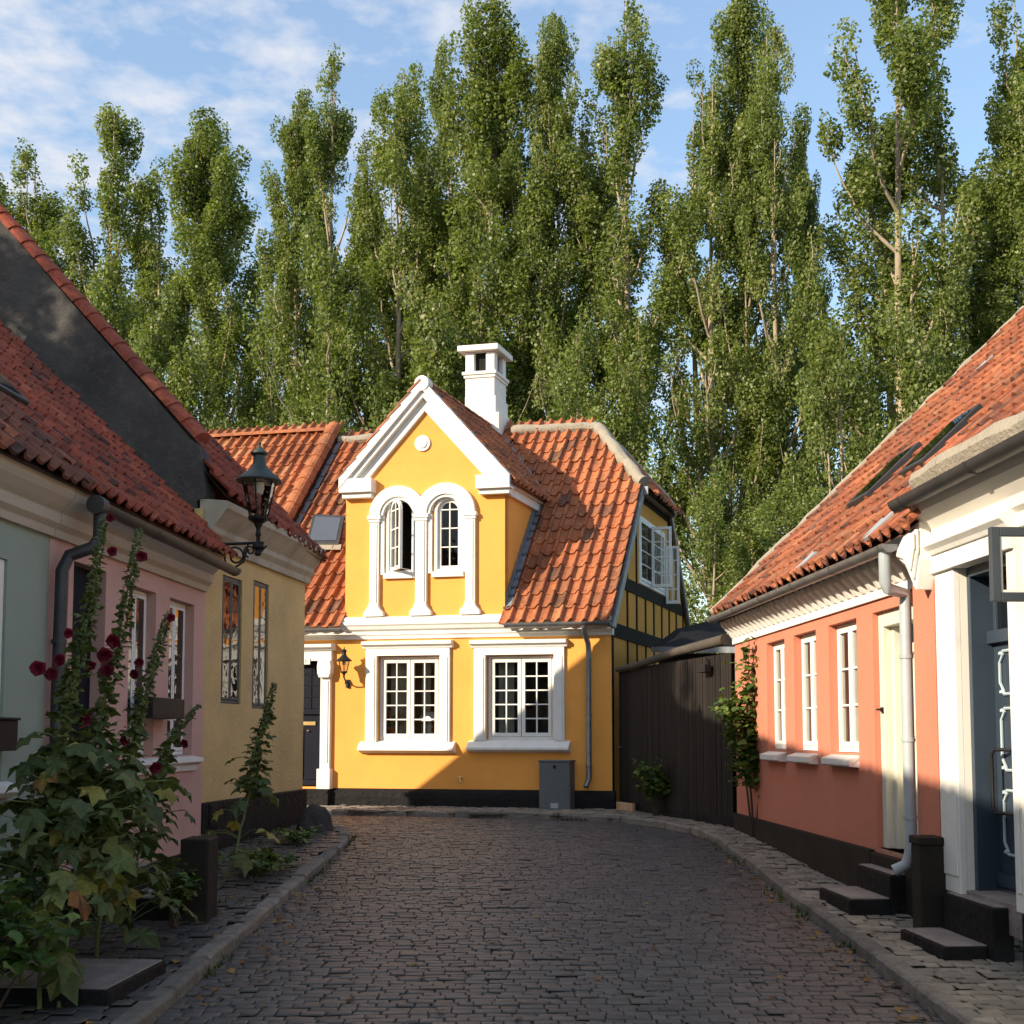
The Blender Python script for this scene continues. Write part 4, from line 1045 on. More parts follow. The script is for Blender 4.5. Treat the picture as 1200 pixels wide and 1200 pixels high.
# roof
SLR = .96; Sr = (v3(-RF.N) + Vector((0, 0, SLR))).normalized(); DR = 4.3; ZRo = gz + .04
Lr = DR * math.sqrt(1 + SLR ** 2)
Or = RF.P(-.08, ZRo, .25)
mb = pantiles(Or, v3(RF.U), Sr, rend + .08, Lr, .2, .285, 71, .45, .27)
mb.build('roof', M['tiles_right'], rh)
mb = MB(); mb.quad(RF.P(-.08, ZRo, .25 - 2 * DR), RF.P(rend, ZRo, .25 - 2 * DR), RF.P(rend, ZRo + DR * SLR, .25 - DR), RF.P(-.08, ZRo + DR * SLR, .25 - DR)); mb.build('rear_roof', M['tiles'], rh)
mb = MB(); mb.add([RF.P(-.02, 2.9, .1), RF.P(-.02, ZRo + DR * SLR - .05, .25 - DR), RF.P(-.02, 2.9, .15 - 2 * DR)], [[0, 1, 2]]); mb.build('far_gable', M['white_wall'], rh)
mb = MB(); rnd = random.Random(4); nr_ = Vector((RF.N.x * SLR, RF.N.y * SLR, 1)).normalized()
pth = [Or + Sr * (Lr * k / 26) + nr_ * .045 + Vector((0, 0, rnd.gauss(0, .012))) for k in range(27)]
mb.tube(pth, [.05 * rnd.uniform(.7, 1.25) for _ in pth], 8); mb.build('verge_mortar', M['mortar'], rh, smooth=True)
def on_right(px, row, lift):
    n = nr_; d = ray(px, row); t = (Or + n * lift - CAMP).dot(n) / d.dot(n); return CAMP + d * t
for (ca, cb, wd, ln, mat) in (((1104, 520), None, .52, .78, 'zinc_dark'), ((1038, 560), None, .55, .8, 'zinc_dark')):
    c = on_right(*ca, .06); u_ = v3(RF.U)
    P4 = [c + u_ * a + Sr * b for a, b in ((-wd / 2, -ln / 2), (wd / 2, -ln / 2), (wd / 2, ln / 2), (-wd / 2, ln / 2))]
    mb = MB(); mb.hexa([p - nr_ * .04 for p in P4] + [p + nr_ * .06 for p in P4]); s_ = mb.build('skylight', M[mat], rh, bevel=.01)
    MB().quad(*[c + (p - c) * .82 + nr_ * .068 for p in P4]).build('pane', M['glass_sky'], s_)
for (px_, rw_) in ((1027, 616), (948, 652), (1152, 426), (1082, 556)):
    c = on_right(px_, rw_, .075); u_ = v3(RF.U); P4 = [c + u_ * a + Sr * b for a, b in ((-.1, -.16), (.1, -.16), (.1, .16), (-.1, .16))]
    MB().hexa([p - nr_ * .03 for p in P4] + P4).build('glass_tile', M['zinc_light'], rh)

# ---- white house
wh = thing('white_house', 'white limewashed house with a dark blue door at the right edge', 'house', tuple(RF.P(rend + 1.5, .3, -1)))
WU = RF
wd0, wd1 = RF.u(1131), RF.u(1182, .075)
wdb, wdt = .50, RF.px(1140, 662)[1]
ww0 = RF.u(1240); wwz0, wwz1 = 1.35, 2.95
mb = MB(); mb.panel(RF, [(rend, .4), (rend + 9, .4), (rend + 9, 3.35), (rend, 3.35)], [[(wd0, wdb), (wd1, wdb), (wd1, wdt), (wd0, wdt)], [(ww0, wwz0), (ww0 + .95, wwz0), (ww0 + .95, wwz1), (ww0, wwz1)]], .02, .30)
mb.quad(RF.P(rend, .4, -1), RF.P(rend, .4, .02), RF.P(rend, 3.35, .02), RF.P(rend, 3.35, -1))
mb.build('wall', M['white_wall'], wh)
mb = MB(); mb.box(RF, rend + .005, wd0 - .1, -.1, .46, 0, .06); mb.box(RF, wd1 + .1, rend + 9, -.1, .48, 0, .09); mb.build('plinth', M['tar'], wh, bevel=.012)
mb = MB(); cw_ = RF.u(1131) - RF.u(1109)
for a, b in ((wd0 - cw_, wd0), (wd1, wd1 + .11)):
    mb.box(RF, a, b, wdb - .02, wdt, .02, .07); mb.box(RF, a + .03, b - .03, wdb + .1, wdt - .1, .07, .08)
mb.box(RF, wd0 - cw_, wd1 + .11, wdt, wdt + .13, .02, .103)
profile_run(mb, RF, wd0 - cw_ - .02, wd1 + .14, [(0, wdt + .13), (.10, wdt + .13), (.12, wdt + .16), (.16, wdt + .19), (.16, wdt + .23), (0, wdt + .25)], .02)
mb.build('door_surround', M['white'], wh, bevel=.006)
dd0 = -.19
mb = MB(); mb.box(RF, wd0, wd0 + .05, wdb, wdt, -.42, -.03); mb.box(RF, wd1 - .05, wd1, wdb, wdt, -.42, -.02); mb.box(RF, wd0 + .05, wd1 - .05, wdt - .07, wdt, -.42, -.02)
mb.build('door_lining', M['slate_blue'], wh, bevel=.004)
mb = MB(); ztr = wdt - .55
mb.box(RF, wd0 + .05, wd1 - .05, wdb + .03, ztr, dd0 - .05, dd0); mb.box(RF, wd0 + .05, wd1 - .05, ztr, ztr + .09, dd0 - .05, dd0 + .05); mb.box(RF, wd0 + .05, wd1 - .05, wdb + .05, wdb + .14, dd0, dd0 + .03)
mb.box(RF, wd0 + .05, wd0 + .09, ztr + .09, wdt - .07, dd0 - .04, dd0); mb.box(RF, wd0 + .05, wd1 - .05, wdt - .11, wdt - .07, dd0 - .04, dd0 - .001)
bd = mb.build('front_door', M['slate_blue'], wh, bevel=.006)
MB().quad(RF.P(wd0 + .09, ztr + .09, dd0 - .02), RF.P(wd1 - .05, ztr + .09, dd0 - .02), RF.P(wd1 - .05, wdt - .11, dd0 - .02), RF.P(wd0 + .09, wdt - .11, dd0 - .02)).build('fanlight', M['glass_street'], bd)
ln = MB(); gp = MB()
x0, x1 = wd0 + .16, wd1 - .16
for z0, z1 in ((wdb + .28, wdb + .72), (wdb + .86, ztr - .46), (ztr - .36, ztr - .06)):
    c = .05; pts = [(x0 + c, z0), (x1 - c, z0), (x1 - c, z0 + .02), (x1, z0 + c * 1.6), (x1, z1 - c * 1.6), (x1 - c, z1 - .02), (x1 - c, z1), (x0 + c, z1), (x0 + c, z1 - .02), (x0, z1 - c * 1.6), (x0, z0 + c * 1.6), (x0 + c, z0 + .02)]
    ln.tube([RF.P(u, z, dd0 + .012) for u, z in pts + pts[:1]], .011, 6)
    for (a_, b_) in ((x0 + .02, z1 - .015), (x1 - .02, z1 - .015), (x0 + .02, z0 + .015), (x1 - .02, z0 + .015)): ln.lathe(RF.P(a_, b_, dd0 + .014), [(.0, -.018), (.016, -.008), (.016, .008), (0, .018)], 8)
ln.build('door_moulding', M['blue_light'], bd, smooth=True)
hx = wd0 + .2; za, zc = RF.px(1165, 878, -.2)[1], RF.px(1165, 950, -.2)[1]
mb = MB(); mb.tube([RF.P(hx + .12, za, dd0 + .02), RF.P(hx + .02, za, dd0 + .10), RF.P(hx, za - .04, dd0 + .11), RF.P(hx, zc + .04, dd0 + .11), RF.P(hx + .02, zc, dd0 + .10), RF.P(hx + .12, zc, dd0 + .02)], .013, 8); mb.build('handle', M['iron'], bd, smooth=True)
mb = MB(); mb.box(RF, wd0 + .002, wd1 - .002, .3, wdb + .012, -.42, .035); mb.build('threshold', M['stone_tread'], wh, bevel=.006)
mb = MB(); room(mb, RF, ww0, ww0 + .95, wwz0, wwz1, -.31, .8, .03); mb.build('interior', M['plaster_dark'], wh)
# cornice, gutter, roof edge of the white house
cz0 = RF.px(1110, 612, .1)[1]
mb = MB(); profile_run(mb, RF, rend + .02, rend + 9, [(0, 2.93), (.03, 2.93), (.04, 3.02), (.08, 3.05), (.09, 3.12), (.14, 3.17), (.21, 3.24), (.24, 3.30), (.24, 3.34), (0, 3.36)], .02)
mb.build('cornice', M['white_wall'], wh, bevel=.004)
# plaster scroll closing the cornice over the joint with the coral house
mb = MB(); XF = Frame(tuple(RF.P(rend - .0, 0, 0).xy), (RF.U.x, RF.U.y))
ua, ub = RF.u(1052, .22) - rend, .06
outl = [(ub, 3.19), (ua + .18, 3.16), (ua + .02, 3.05), (ua + .0, 2.97), (ua + .14, 2.90), (ua + .32, 2.68), (ub, 2.90)]
mb.prism(XF, outl, -.02, .20)
mb.prism(XF, [(ub + .01, 3.13), (ua + .2, 3.11), (ua + .06, 3.02), (ua + .04, 2.98), (ua + .2, 2.93), (ua + .34, 2.76), (ub + .01, 2.95)], .20, .235)
mb.prism(XF, [(ub + .02, 3.10), (ua + .24, 3.06), (ua + .14, 3.02), (ua + .36, 2.82), (ub + .02, 2.98)], .235, .26)
mb.box(XF, .33 - .33, .02, ztp - rend * 0, 2.72, -.05, .05) if False else None
mb.build('cornice_scroll', M['white'], wh, bevel=.025)
mb = MB(); mb.box(RF, pil0 + .02, rend + .0, ztp + .001, 2.94, .0, .025); mb.build('upper_wall', M['white_wall'], wh)
gw0_, gw1_ = RF.P(RF.u(1056, .33), 3.34, .33), RF.P(rend + 9, 3.36, .33)
mb = MB(); mb.halfpipe(gw0_, gw1_, .075); mb.build('gutter', M['zinc_dark'], wh, smooth=True)
mb = MB(); u0r = RF.u(1075, .3)
Ow = RF.P(u0r, 3.40, .20); Sw = (v3(-RF.N) + Vector((0, 0, .46))).normalized()
mb = pantiles(Ow, v3(RF.U), Sw, 9, 5.0, .2, .285, 81, .45, .22); mb.build('roof', M['tiles_old'], wh)
mb = MB(); rnd = random.Random(9); nw = v3(RF.U).cross(Sw); nw = nw if nw.z > 0 else -nw; nw.normalize()
pth = [Ow + Sw * (5.0 * k / 24) + nw * .05 + Vector((0, 0, rnd.gauss(0, .015))) for k in range(25)]
mb.tube(pth, [.09 * rnd.uniform(.75, 1.2) for _ in pth], 8)
pth = [Ow + v3(RF.U) * (.22 * k) + Vector((0, 0, .045 + rnd.gauss(0, .012))) + v3(RF.N) * .05 for k in range(30)]
mb.tube(pth, [.095 * rnd.uniform(.8, 1.25) for _ in pth], 8); mb.build('roof_mortar', M['mortar'], wh, smooth=True)
nm = RF.px(1110, 632, .03); mb = MB(); mb.box(RF, nm[0] - .005, nm[0] + .005, nm[1] - .0, nm[1] + .002, .02, .025)
text_mesh('1', .13, M['zinc_dark'], 'house_number', wh, RF, nm[0], nm[1], .024)
# open casement above the door side, swung out over the street
hinge = RF.P(ww0 - .0, 0, .06); SF = Frame((hinge.x, hinge.y), (RF.U.x * .10 - RF.N.x * 1.0, RF.U.y * .10 - RF.N.y))
z1, z0 = 2.865, 2.41
wd_ = .34
SF = Frame(tuple((Vector((hinge.x, hinge.y)) + RF.N * wd_).xy), (-RF.N.x, -RF.N.y))
mb = MB(); t_ = .055
mb.box(SF, 0, t_, z0, z1, -.022, .022); mb.box(SF, wd_ - t_, wd_, z0, z1, -.022, .022); mb.box(SF, t_, wd_ - t_, z0, z0 + t_, -.022, .022); mb.box(SF, t_, wd_ - t_, z1 - t_, z1, -.022, .022)
oc = mb.build('open_casement', M['window_blue'], wh, bevel=.004)
mb = MB(); mb.box(SF, t_, t_ + .015, z0 + t_, z1 - t_, -.012, .012); mb.box(SF, t_ + .015, wd_ - t_, z0 + t_, z0 + t_ + .015, -.012, .012); mb.build('putty_line', M['white'], oc)
MB().quad(SF.P(t_, z0 + t_), SF.P(wd_ - t_, z0 + t_), SF.P(wd_ - t_, z1 - t_), SF.P(t_, z1 - t_)).build('pane', M['lamp_glass'], oc)
w = window(RF, wh, ww0 + .004, ww0 + .946, wwz0 + .004, 2.40, -.02, 2, (1, 2), .05, .045, .02, 'window_blue', 'glass')
s = MB(); profile_run(s, RF, ww0 - .1, ww0 + 1.05, [(0, wwz0 - .12), (.06, wwz0 - .12), (.11, wwz0 - .08), (.11, wwz0 - .03), (-.02, wwz0)], .02); s.build('sill', M['white'], w, bevel=.004)

# ================================================================== SMALL THINGS
fpc = YF.P(*yp(461, 862, -.2), -.2); t = thing('potted_flower', 'potted plant with reddish blooms inside the left window of the yellow house', 'potted plant', tuple(fpc))
mb = MB(); mb.lathe(fpc, [(.06, 0), (.085, .12), (.09, .12), (.09, .14), (.05, .14)], 14); mb.build('pot', M['tiles'], t, smooth=True)
mb = MB(); rnd = random.Random(5)
for i in range(60):
    a_ = rnd.uniform(0, 6.28); q = fpc + Vector((math.cos(a_) * rnd.uniform(0, .13), math.sin(a_) * rnd.uniform(0, .1), rnd.uniform(.13, .34))); d_ = Vector((math.cos(a_), math.sin(a_), .3)) * .05
    mb.add([q, q + d_ + Vector((.02, 0, 0)), q + d_ * 1.4, q + d_ - Vector((.02, 0, 0))], [[0, 1, 2, 3]], rnd.random())
mb.build('foliage', M['shrub_leaf'], t)
mb = MB()
for i in range(14): mb.lathe(fpc + Vector((rnd.uniform(-.13, .13), rnd.uniform(-.1, .05), rnd.uniform(.2, .38))), [(.005, 0), (.03, .015), (.028, .035), (.004, .045)], 7)
mb.build('bloom', M['coral'], t)
def steps(name, label, F, blocks, mat='tar', tread='stone_tread', treadmat=True, loc=None):
    u0, u1, o0, o1, z0, z1 = blocks[0]
    t = thing(name, label, 'steps', tuple(F.P((u0 + u1) / 2, z0, (o0 + o1) / 2)))
    for (u0, u1, o0, o1, z0, z1) in blocks:
        mb = MB(); mb.box(F, u0, u1, z0, z1 - .012, o0, o1); s = mb.build('step', M[mat], t, bevel=.010)
        mb = MB(); mb.box(F, u0 + .015, u1 - .015, z1 - .012, z1, o0 + .0, o1 - .02); mb.build('tread', M[tread], s, bevel=.006)
    return t
ru = lambda Y: (14.63 - Y) * 1.0017
steps('entrance_steps', 'black painted steps with grey treads below the cream door of the coral house', RF, [(ru(9.95), ru(9.2), .17, .50, -.05, .31), (ru(9.95), ru(9.2), .0, .17, -.05, .50)])
steps('entrance_steps', 'low brown topped steps in front of the dark blue door', RF, [(ru(8.35), ru(7.63), .14, .44, -.05, .225), (ru(8.3), ru(7.55), .0, .14, -.05, .485)])
steps('entrance_steps', 'dark stone step block reaching the kerb at the lower left corner', PF, [(-2.16, -1.32, .62, 1.50, -.05, .205), (-2.2, -1.28, .02, .62, -.05, .39)], tread='stone_tread')
steps('entrance_steps', 'black steps at the pink house door behind the hollyhocks', PF, [(pd0 - .05, pd1 + .1, .45, .85, -.05, .34), (pd0 - .05, pd1 + .1, .02, .45, -.05, .53)])
def post(name, label, x, y, w, d, z0, z1, mat, cap):
    t = thing(name, label, 'post', (x, y, z0)); mb = MB(); mb.cube(x - w / 2, x + w / 2, y - d / 2, y + d / 2, z0, z1 - (.06 if cap else 0)); 
    mb.build('shaft', M[mat], t, bevel=.012)
    if cap: mb = MB(); mb.cube(x - w / 2 - .012, x + w / 2 + .012, y - d / 2 - .012, y + d / 2 + .012, z1 - .06, z1); mb.build('cap', M[mat], t, bevel=.012)
post('wooden_post', 'dark brown wooden post with flat cap between the two right hand steps', 3.075, 8.50, .21, .2, .08, .86, 'tar_brown', True)
post('stone_post', 'dark upright stone slab post beside the pink house', -2.45, 9.05, .22, .30, .1, .80, 'tar_brown', False)
# electricity cabinet
cu0, cu1 = yu(632, .3), yu(668, .3); cb = thing('utility_cabinet', 'grey metal utility cabinet standing against the yellow wall', 'cabinet', tuple(YF.P((cu0 + cu1) / 2, YZ, .2)))
zt_ = yp(650, 893, .3)[1]
mb = MB(); mb.box(YF, cu0, cu1, YZ, zt_, .07, .32); mb.build('body', M['cabinet'], cb, bevel=.008)
mb = MB(); mb.box(YF, cu0 - .015, cu1 + .015, zt_, zt_ + .03, .06, .335); mb.build('lid', M['cabinet'], cb, bevel=.008)
mb = MB(); mb.box(YF, cu0 + .03, cu1 - .03, YZ + .03, zt_ - .02, .32, .326); pn = mb.build('front_panel', M['cabinet'], cb, bevel=.003)
mb = MB(); cm_ = (cu0 + cu1) / 2; mb.box(YF, cm_ - .02, cm_ + .025, zt_ - .1, zt_ - .05, .326, .332); mb.build('lock', M['iron'], pn)
mb = MB(); mb.box(YF, cm_ - .06, cm_ + .06, YZ + .07, YZ + .15, .326, .331); mb.build('label_plate', M['zinc_light'], pn)
# drain grate
dc = at(675, 957, 16.75); t = thing('drain_grate', 'rusty iron drain grate in the kerb before the yellow house', 'drain', (dc.x, dc.y, zg(dc.y)))
mb = MB(); mb.cube(dc.x - .24, dc.x + .24, dc.y - .07, dc.y + .1, zg(dc.y) - .02, zg(dc.y) + .012); mb.build('frame', M['bark_dark'], t, bevel=.004)
mb = MB()
for k in range(7): mb.cube(dc.x - .21 + k * .065, dc.x - .18 + k * .065, dc.y - .05, dc.y + .08, zg(dc.y) + .012, zg(dc.y) + .03)
mb.build('grate', M['iron'], t)
# plank fence with its narrow door
fd = Vector((2.84, 14.78)) - Vector((1.66, 18.02)); FF = Frame((1.66, 18.02), fd); FL = fd.length
pf_ = thing('plank_fence', 'tall dark brown plank fence between the yellow house and the coral house', 'fence', tuple(FF.P(FL / 2, .4, 0)))
rnd = random.Random(2); ftop = lambda u: 2.62 + (.05) * u / FL
dw = .75
mb = MB(); x = dw + .02
while x < FL - .01:
    w = min(rnd.uniform(.062, .075), FL - x); mb.box(FF, x, x + w - .008, zs(16) + .10, ftop(x), -.02, .0 + rnd.uniform(-.003, .004), rnd.random()); x += w
mb.build('planks', M['planks'], pf_)
mb = MB(); x = .02
while x < dw - .02:
    mb.box(FF, x, min(x + .085, dw), zs(17.5) + .12, ftop(x) - .02, -.05, -.02 + rnd.uniform(-.003, .003), rnd.random() * .6); x += .092
dr_ = mb.build('gate_door', M['planks'], pf_)
mb = MB(); mb.tube([FF.P(.1, 1.42, -.02), FF.P(.1, 1.42, .04), FF.P(.18, 1.42, .045)], .01, 6); mb.build('handle', M['zinc'], dr_)
mb = MB(); mb.box(FF, dw + .02, FL, zs(15.5) - .2, zs(16) + .10, -.03, .01); mb.build('footing', M['tar'], pf_)
mb = MB(); mb.tube([FF.P(.05, ftop(0) + .01, .03), FF.P(dw, ftop(.3) + .03, .04), FF.P(FL * .6, ftop(2) + .12, .06), FF.P(FL - .03, ftop(FL) + .17, .07)], [.035, .05, .062, .072], 10); mb.build('top_rail', M['log'], pf_, smooth=True)
mb = MB(); mb.quad(FF.P(0, .3, -.06), FF.P(FL, .3, -.06), FF.P(FL, 2.6, -.06), FF.P(0, 2.6, -.06)); mb.build('backing', M['tar_brown'], pf_)
mb = MB(); mb.box(FF, .12, dw - .06, zs(17.5) + .0, zs(17.5) + .12, .04, .09); bw = mb.build('timber_board', M['bare_wood'], None, bevel=.005); tag(bw, 'short pale timber board lying at the foot of the gate door', 'board')
lu, lz = FF.px(825, 783, .1); t = thing('flood_lamp', 'small dark lamp fixed under the log rail of the fence', 'lamp', tuple(FF.P(lu, lz, .1)))
mb = MB(); mb.box(FF, lu - .1, lu + .1, lz - .06, lz + .05, .05, .15); mb.build('housing', M['iron'], t, bevel=.01); mb = MB(); mb.tube([FF.P(lu, lz + .04, .03), FF.P(lu, lz + .14, .06)], .015, 6); mb.build('bracket', M['iron'], t)
# shed roof behind the fence
sh = thing('shed', 'low dark roofed shed peeking over the plank fence', 'shed', (3.2, 18.6, .4))
mb = MB(); a, b = at(765, 762, 18.4), at(862, 761, 16.2)
D_ = Vector((.55, .83, 0)); zr = .62
p0, p1 = at(764, 758, 18.6), at(864, 758, 16.6)
q0, q1 = p0 + D_ * 2.6 + Vector((0, 0, zr)), p1 + D_ * 2.6 + Vector((0, 0, .05))
n_ = 10; vs = []; rnd = random.Random(3)
for j in range(5):
    for i in range(n_ + 1):
        s, t2 = i / n_, j / 4
        e = p0.lerp(p1, s).lerp(q0.lerp(q1, s), t2) + Vector((0, 0, .1 * math.exp(-((s - .12) / .12) ** 2) * (1 if j > 0 else .0) * 2 + rnd.gauss(0, .012)))
        vs.append(e)
mb.add(vs, [[j * (n_ + 1) + i, j * (n_ + 1) + i + 1, (j + 1) * (n_ + 1) + i + 1, (j + 1) * (n_ + 1) + i] for j in range(4) for i in range(n_)])
mb.build('roof', M['tar'], sh, smooth=True)
mb = MB(); up_ = Vector((0, 0, .02)); dn = Vector((0, 0, -.09)); nn_ = Vector((-D_.x, -D_.y, 0)) * .03
mb.hexa([p0 + dn + nn_, p1 + dn + nn_, p1 + dn, p0 + dn, p0 + nn_, p1 + nn_, p1, p0]); mb.build('fascia', M['lead'], sh)
mb = MB(); z_ = Vector((0, 0, -2.7)); i0, i1 = p0 + D_ * .25 + dn, p1 + D_ * .25 + dn; mb.quad(i0 + z_, i1 + z_, i1, i0); mb.quad(i1 + z_, i1 + z_ + D_ * 2.3, i1 + D_ * 2.3, i1); mb.quad(i0 + z_ + D_ * 2.3, i0 + z_, i0, i0 + D_ * 2.3); mb.build('wall', M['tar_brown'], sh)
# boulder
mb = MB(); bmx = bmesh.new(); bmesh.ops.create_icosphere(bmx, subdivisions=4, radius=1)
bc = at(371, 985, 14.4); bc.z = zs(14.4) - .05
for v in bmx.verts:
    n = mnoise.noise(v.co * 1.3) * .22 + mnoise.noise(v.co * 4) * .05
    v.co = Vector((v.co.x * .24, v.co.y * .24, max(v.co.z, -.4) * .37 )) * (1 + n)
mb.add([bc + v.co for v in bmx.verts], [[v.index for v in f.verts] for f in bmx.faces]); bmx.free()
bo = mb.build('boulder', M['boulder'], None, smooth=True); tag(bo, 'dark rounded boulder guarding the corner of the ochre house', 'boulder')

# ---- lanterns
def lantern(root, c, s, sides, roofmat, tall=1.0):
    """c: bottom centre of the glass part"""
    h = .40 * s * tall; r0, r1 = .10 * s, .19 * s
    fr = MB(); gl = MB()
    ang = [2 * math.pi * (k + .5) / sides for k in range(sides)]
    b = [c + Vector((r0 * math.cos(a), r0 * math.sin(a), 0)) for a in ang]; t = [c + Vector((r1 * math.cos(a), r1 * math.sin(a), h)) for a in ang]
    for k in range(sides):
        m = (k + 1) % sides
        fr.tube([b[k], t[k]], .0085 * s, 5); fr.tube([b[k], b[m]], .009 * s, 5); fr.tube([t[k], t[m]], .010 * s, 5)
        gl.quad(b[k], b[m], t[m], t[k])
    fr.lathe(c, [(.11 * s, -.03 * s), (.115 * s, 0), (.06 * s, .005 * s)], sides * 2)
    fr.lathe(c, [(.03 * s, -.12 * s), (.05 * s, -.07 * s), (.11 * s, -.03 * s)], 12)
    f = fr.build('frame', M['iron'], root); gl.build('glass', M['lamp_glass'], root)
    rf = MB(); rf.lathe(c + Vector((0, 0, h)), [(.245 * s, -.012 * s), (.25 * s, .0), (.235 * s, .022 * s), (.19 * s, .06 * s), (.12 * s, .12 * s), (.082 * s, .17 * s), (.07 * s, .19 * s), (.065 * s, .28 * s), (.095 * s, .30 * s), (.095 * s, .315 * s), (.05 * s, .35 * s), (.02 * s, .38 * s), (.012 * s, .40 * s), (.02 * s, .42 * s), (.0, .445 * s)], 24)
    rf.build('roof', M[roofmat], root, smooth=True)
    bu = MB(); bu.lathe(c + Vector((0, 0, h - .14 * s)), [(.04 * s, 0), (.06 * s, .05 * s), (.055 * s, .12 * s)], 12); bu.build('bulb', M['white'], root, smooth=True)
def spiral(c, ux, r, turns, n=40, start=0, sgn=1, grow=.15):
    out = []
    for k in range(n + 1):
        t = k / n; a = start + sgn * 2 * math.pi * turns * t; rr = r * (grow + (1 - grow) * t)
        out.append(c + ux * rr * math.cos(a) + Vector((0, 0, rr * math.sin(a))))
    return out
lY = 12.15; lc = at(303, 606, lY)
sl_ = thing('street_lantern', 'green topped street lantern on a scrolled iron bracket at the ochre house', 'street lamp', (lc.x, lc.y, lc.z))
lantern(sl_, lc, .98, 6, 'iron_green')
mb = MB(); ux = Vector((-1, -.0, 0)); wallx = at(252, 640, lY); arm_z = at(303, 636, lY).z
mb.lathe(lc, [(.028, -.11), (.022, -.16), (.035, -.19), (.022, -.21), (.02, -.27), (.06, -.30), (.065, -.33), (.03, -.36), (.04, -.40), (.02, -.42)], 12)
e = Vector((lc.x, lc.y, arm_z)); w_ = Vector((wallx.x - .02, lY, arm_z - .02))
mb.tube([w_, e + Vector((.06, 0, 0))], .016, 8)
mb.tube([w_, w_ + Vector((0, 0, -.30))], .018, 8)
sc1 = w_.lerp(e, .50) + Vector((0, 0, -.14))
mb.tube(spiral(sc1, Vector((1, 0, 0)), .125, 1.6, start=.3), .011, 6)
mb.tube(spiral(w_.lerp(e, .82) + Vector((0, 0, -.085)), Vector((1, 0, 0)), .07, 1.4, start=2), .010, 6)
mb.tube([w_ + Vector((.0, 0, -.28)), w_.lerp(e, .2) + Vector((0, 0, -.25)), w_.lerp(e, .45) + Vector((0, 0, -.27)), w_.lerp(e, .68) + Vector((0, 0, -.2)), w_.lerp(e, .78) + Vector((0, 0, -.02))], .012, 6)
mb.tube([e + Vector((-.02, 0, -.09)), e + Vector((.0, 0, -.12)), e + Vector((.05, 0, -.08)), e + Vector((.09, 0, -.03))], .01, 6)
mb.build('bracket', M['iron'], sl_, smooth=True)
wl = YF.P(*yp(403, 795, .26), .26); wl.z = yp(403, 787, .26)[1]
wt = thing('wall_lantern', 'small black wall lantern beside the door of the yellow house', 'wall lamp', tuple(wl))
lantern(wt, wl, .52, 6, 'iron', .85)
mb = MB(); w0 = YF.P(yp(408, 800)[0], wl.z - .17, .012); mb.tube([wl + Vector((0, 0, -.05)), wl + Vector((0, 0, -.10))], .016, 8)
mb.tube([wl + Vector((0, 0, -.09)), (wl + w0) / 2 + Vector((0, 0, -.08)), w0], .013, 8)
mb.tube([w0, w0 + YF.N.to_3d() * .02], .05, 10); mb.tube([w0 + Vector((0, 0, .05)), w0 + Vector((0, 0, -.08))], .035, 8); mb.build('bracket', M['iron'], wt, smooth=True)
# lamp and flowers behind the left window
a, b, c, d = holes[0]
lp = YF.P(*yp(503, 860, -.22), -.22); t = thing('table_lamp', 'white shaded table lamp on the sill inside the left yellow house window', 'lamp', tuple(lp))
mb = MB(); mb.lathe(lp + Vector((0, 0, .0)), [(.07, 0), (.07, .02), (.03, .05), (.06, .12), (.02, .2), (.015, .24)], 14); mb.build('base', M['white'], t, smooth=True)
mb = MB(); mb.lathe(lp + Vector((0, 0, .21)), [(.17, 0), (.15, .07), (.09, .14), (.06, .15)], 18); mb.build('lamp_shade', M['white'], t, smooth=True)
# ================================================================== PLANTS
rnd = random.Random(21)
def palm_leaf(mb, base, d, size, tint, droop=.35, lobes=5, width=1.0):
    d = d.normalized(); side = d.cross(Vector((0, 0, 1)))
    side = side.normalized() if side.length > .05 else Vector((1, 0, 0)); nrm = side.cross(d)
    roll = rnd.uniform(-.5, .5); side, nrm = side * math.cos(roll) + nrm * math.sin(roll), nrm * math.cos(roll) - side * math.sin(roll)
    c = base + d * size * .32
    pts = []; n = lobes * 2
    ph = rnd.uniform(0, 6)
    for k in range(n + 1):
        a = -2.35 + 4.7 * k / n; r = (.60 if k % 2 == 1 else .40) if lobes > 3 else (.5 if k % 2 else .4)
        r *= size * rnd.uniform(.88, 1.12) * (1.1 if abs(a) < .6 else .9)
        x, y = math.cos(a) * r, math.sin(a) * r * width
        dr = -droop * (r / size) ** 2 * size * 1.1 + (.05 * size if k % 2 == 0 else 0) + .05 * size * math.sin(k * 2.1 + ph)
        pts.append(c + d * x + side * y + nrm * dr)
    vs = [c + nrm * (-.02 * size)] + [base] + pts
    fs = [[0, 2 + k, 3 + k] for k in range(n)] + [[0, n + 2, 1], [0, 1, 2]]
    o = len(mb.v); mb.add(vs, fs, tint)
    for i in range(len(vs)): mb.t[o + i] = min(1, max(0, tint + rnd.gauss(0, .03)))

def petals(mb, c, d, r, tint):
    d = d.normalized(); a = d.cross(Vector((0, 0, 1))); a = a.normalized() if a.length > .05 else Vector((1, 0, 0)); b = d.cross(a)
    for ring, (rr, lift, off) in enumerate(((1.0, .25, 0), (.72, .5, .5), (.42, .65, .2))):
        n = 10; vs = [c + d * (.05 * r + .05 * r * ring)]
        for k in range(n):
            t = 2 * math.pi * (k + off) / n; q = rr * r * (1 if k % 2 == 0 else .86) * rnd.uniform(.92, 1.08)
            vs.append(c + (a * math.cos(t) + b * math.sin(t)) * q + d * (lift * r + rnd.uniform(-.08, .08) * r))
        mb.add(vs, [[0, 1 + k, 1 + (k + 1) % n] for k in range(n)], min(1, max(0, tint + rnd.uniform(-.3, .3))))

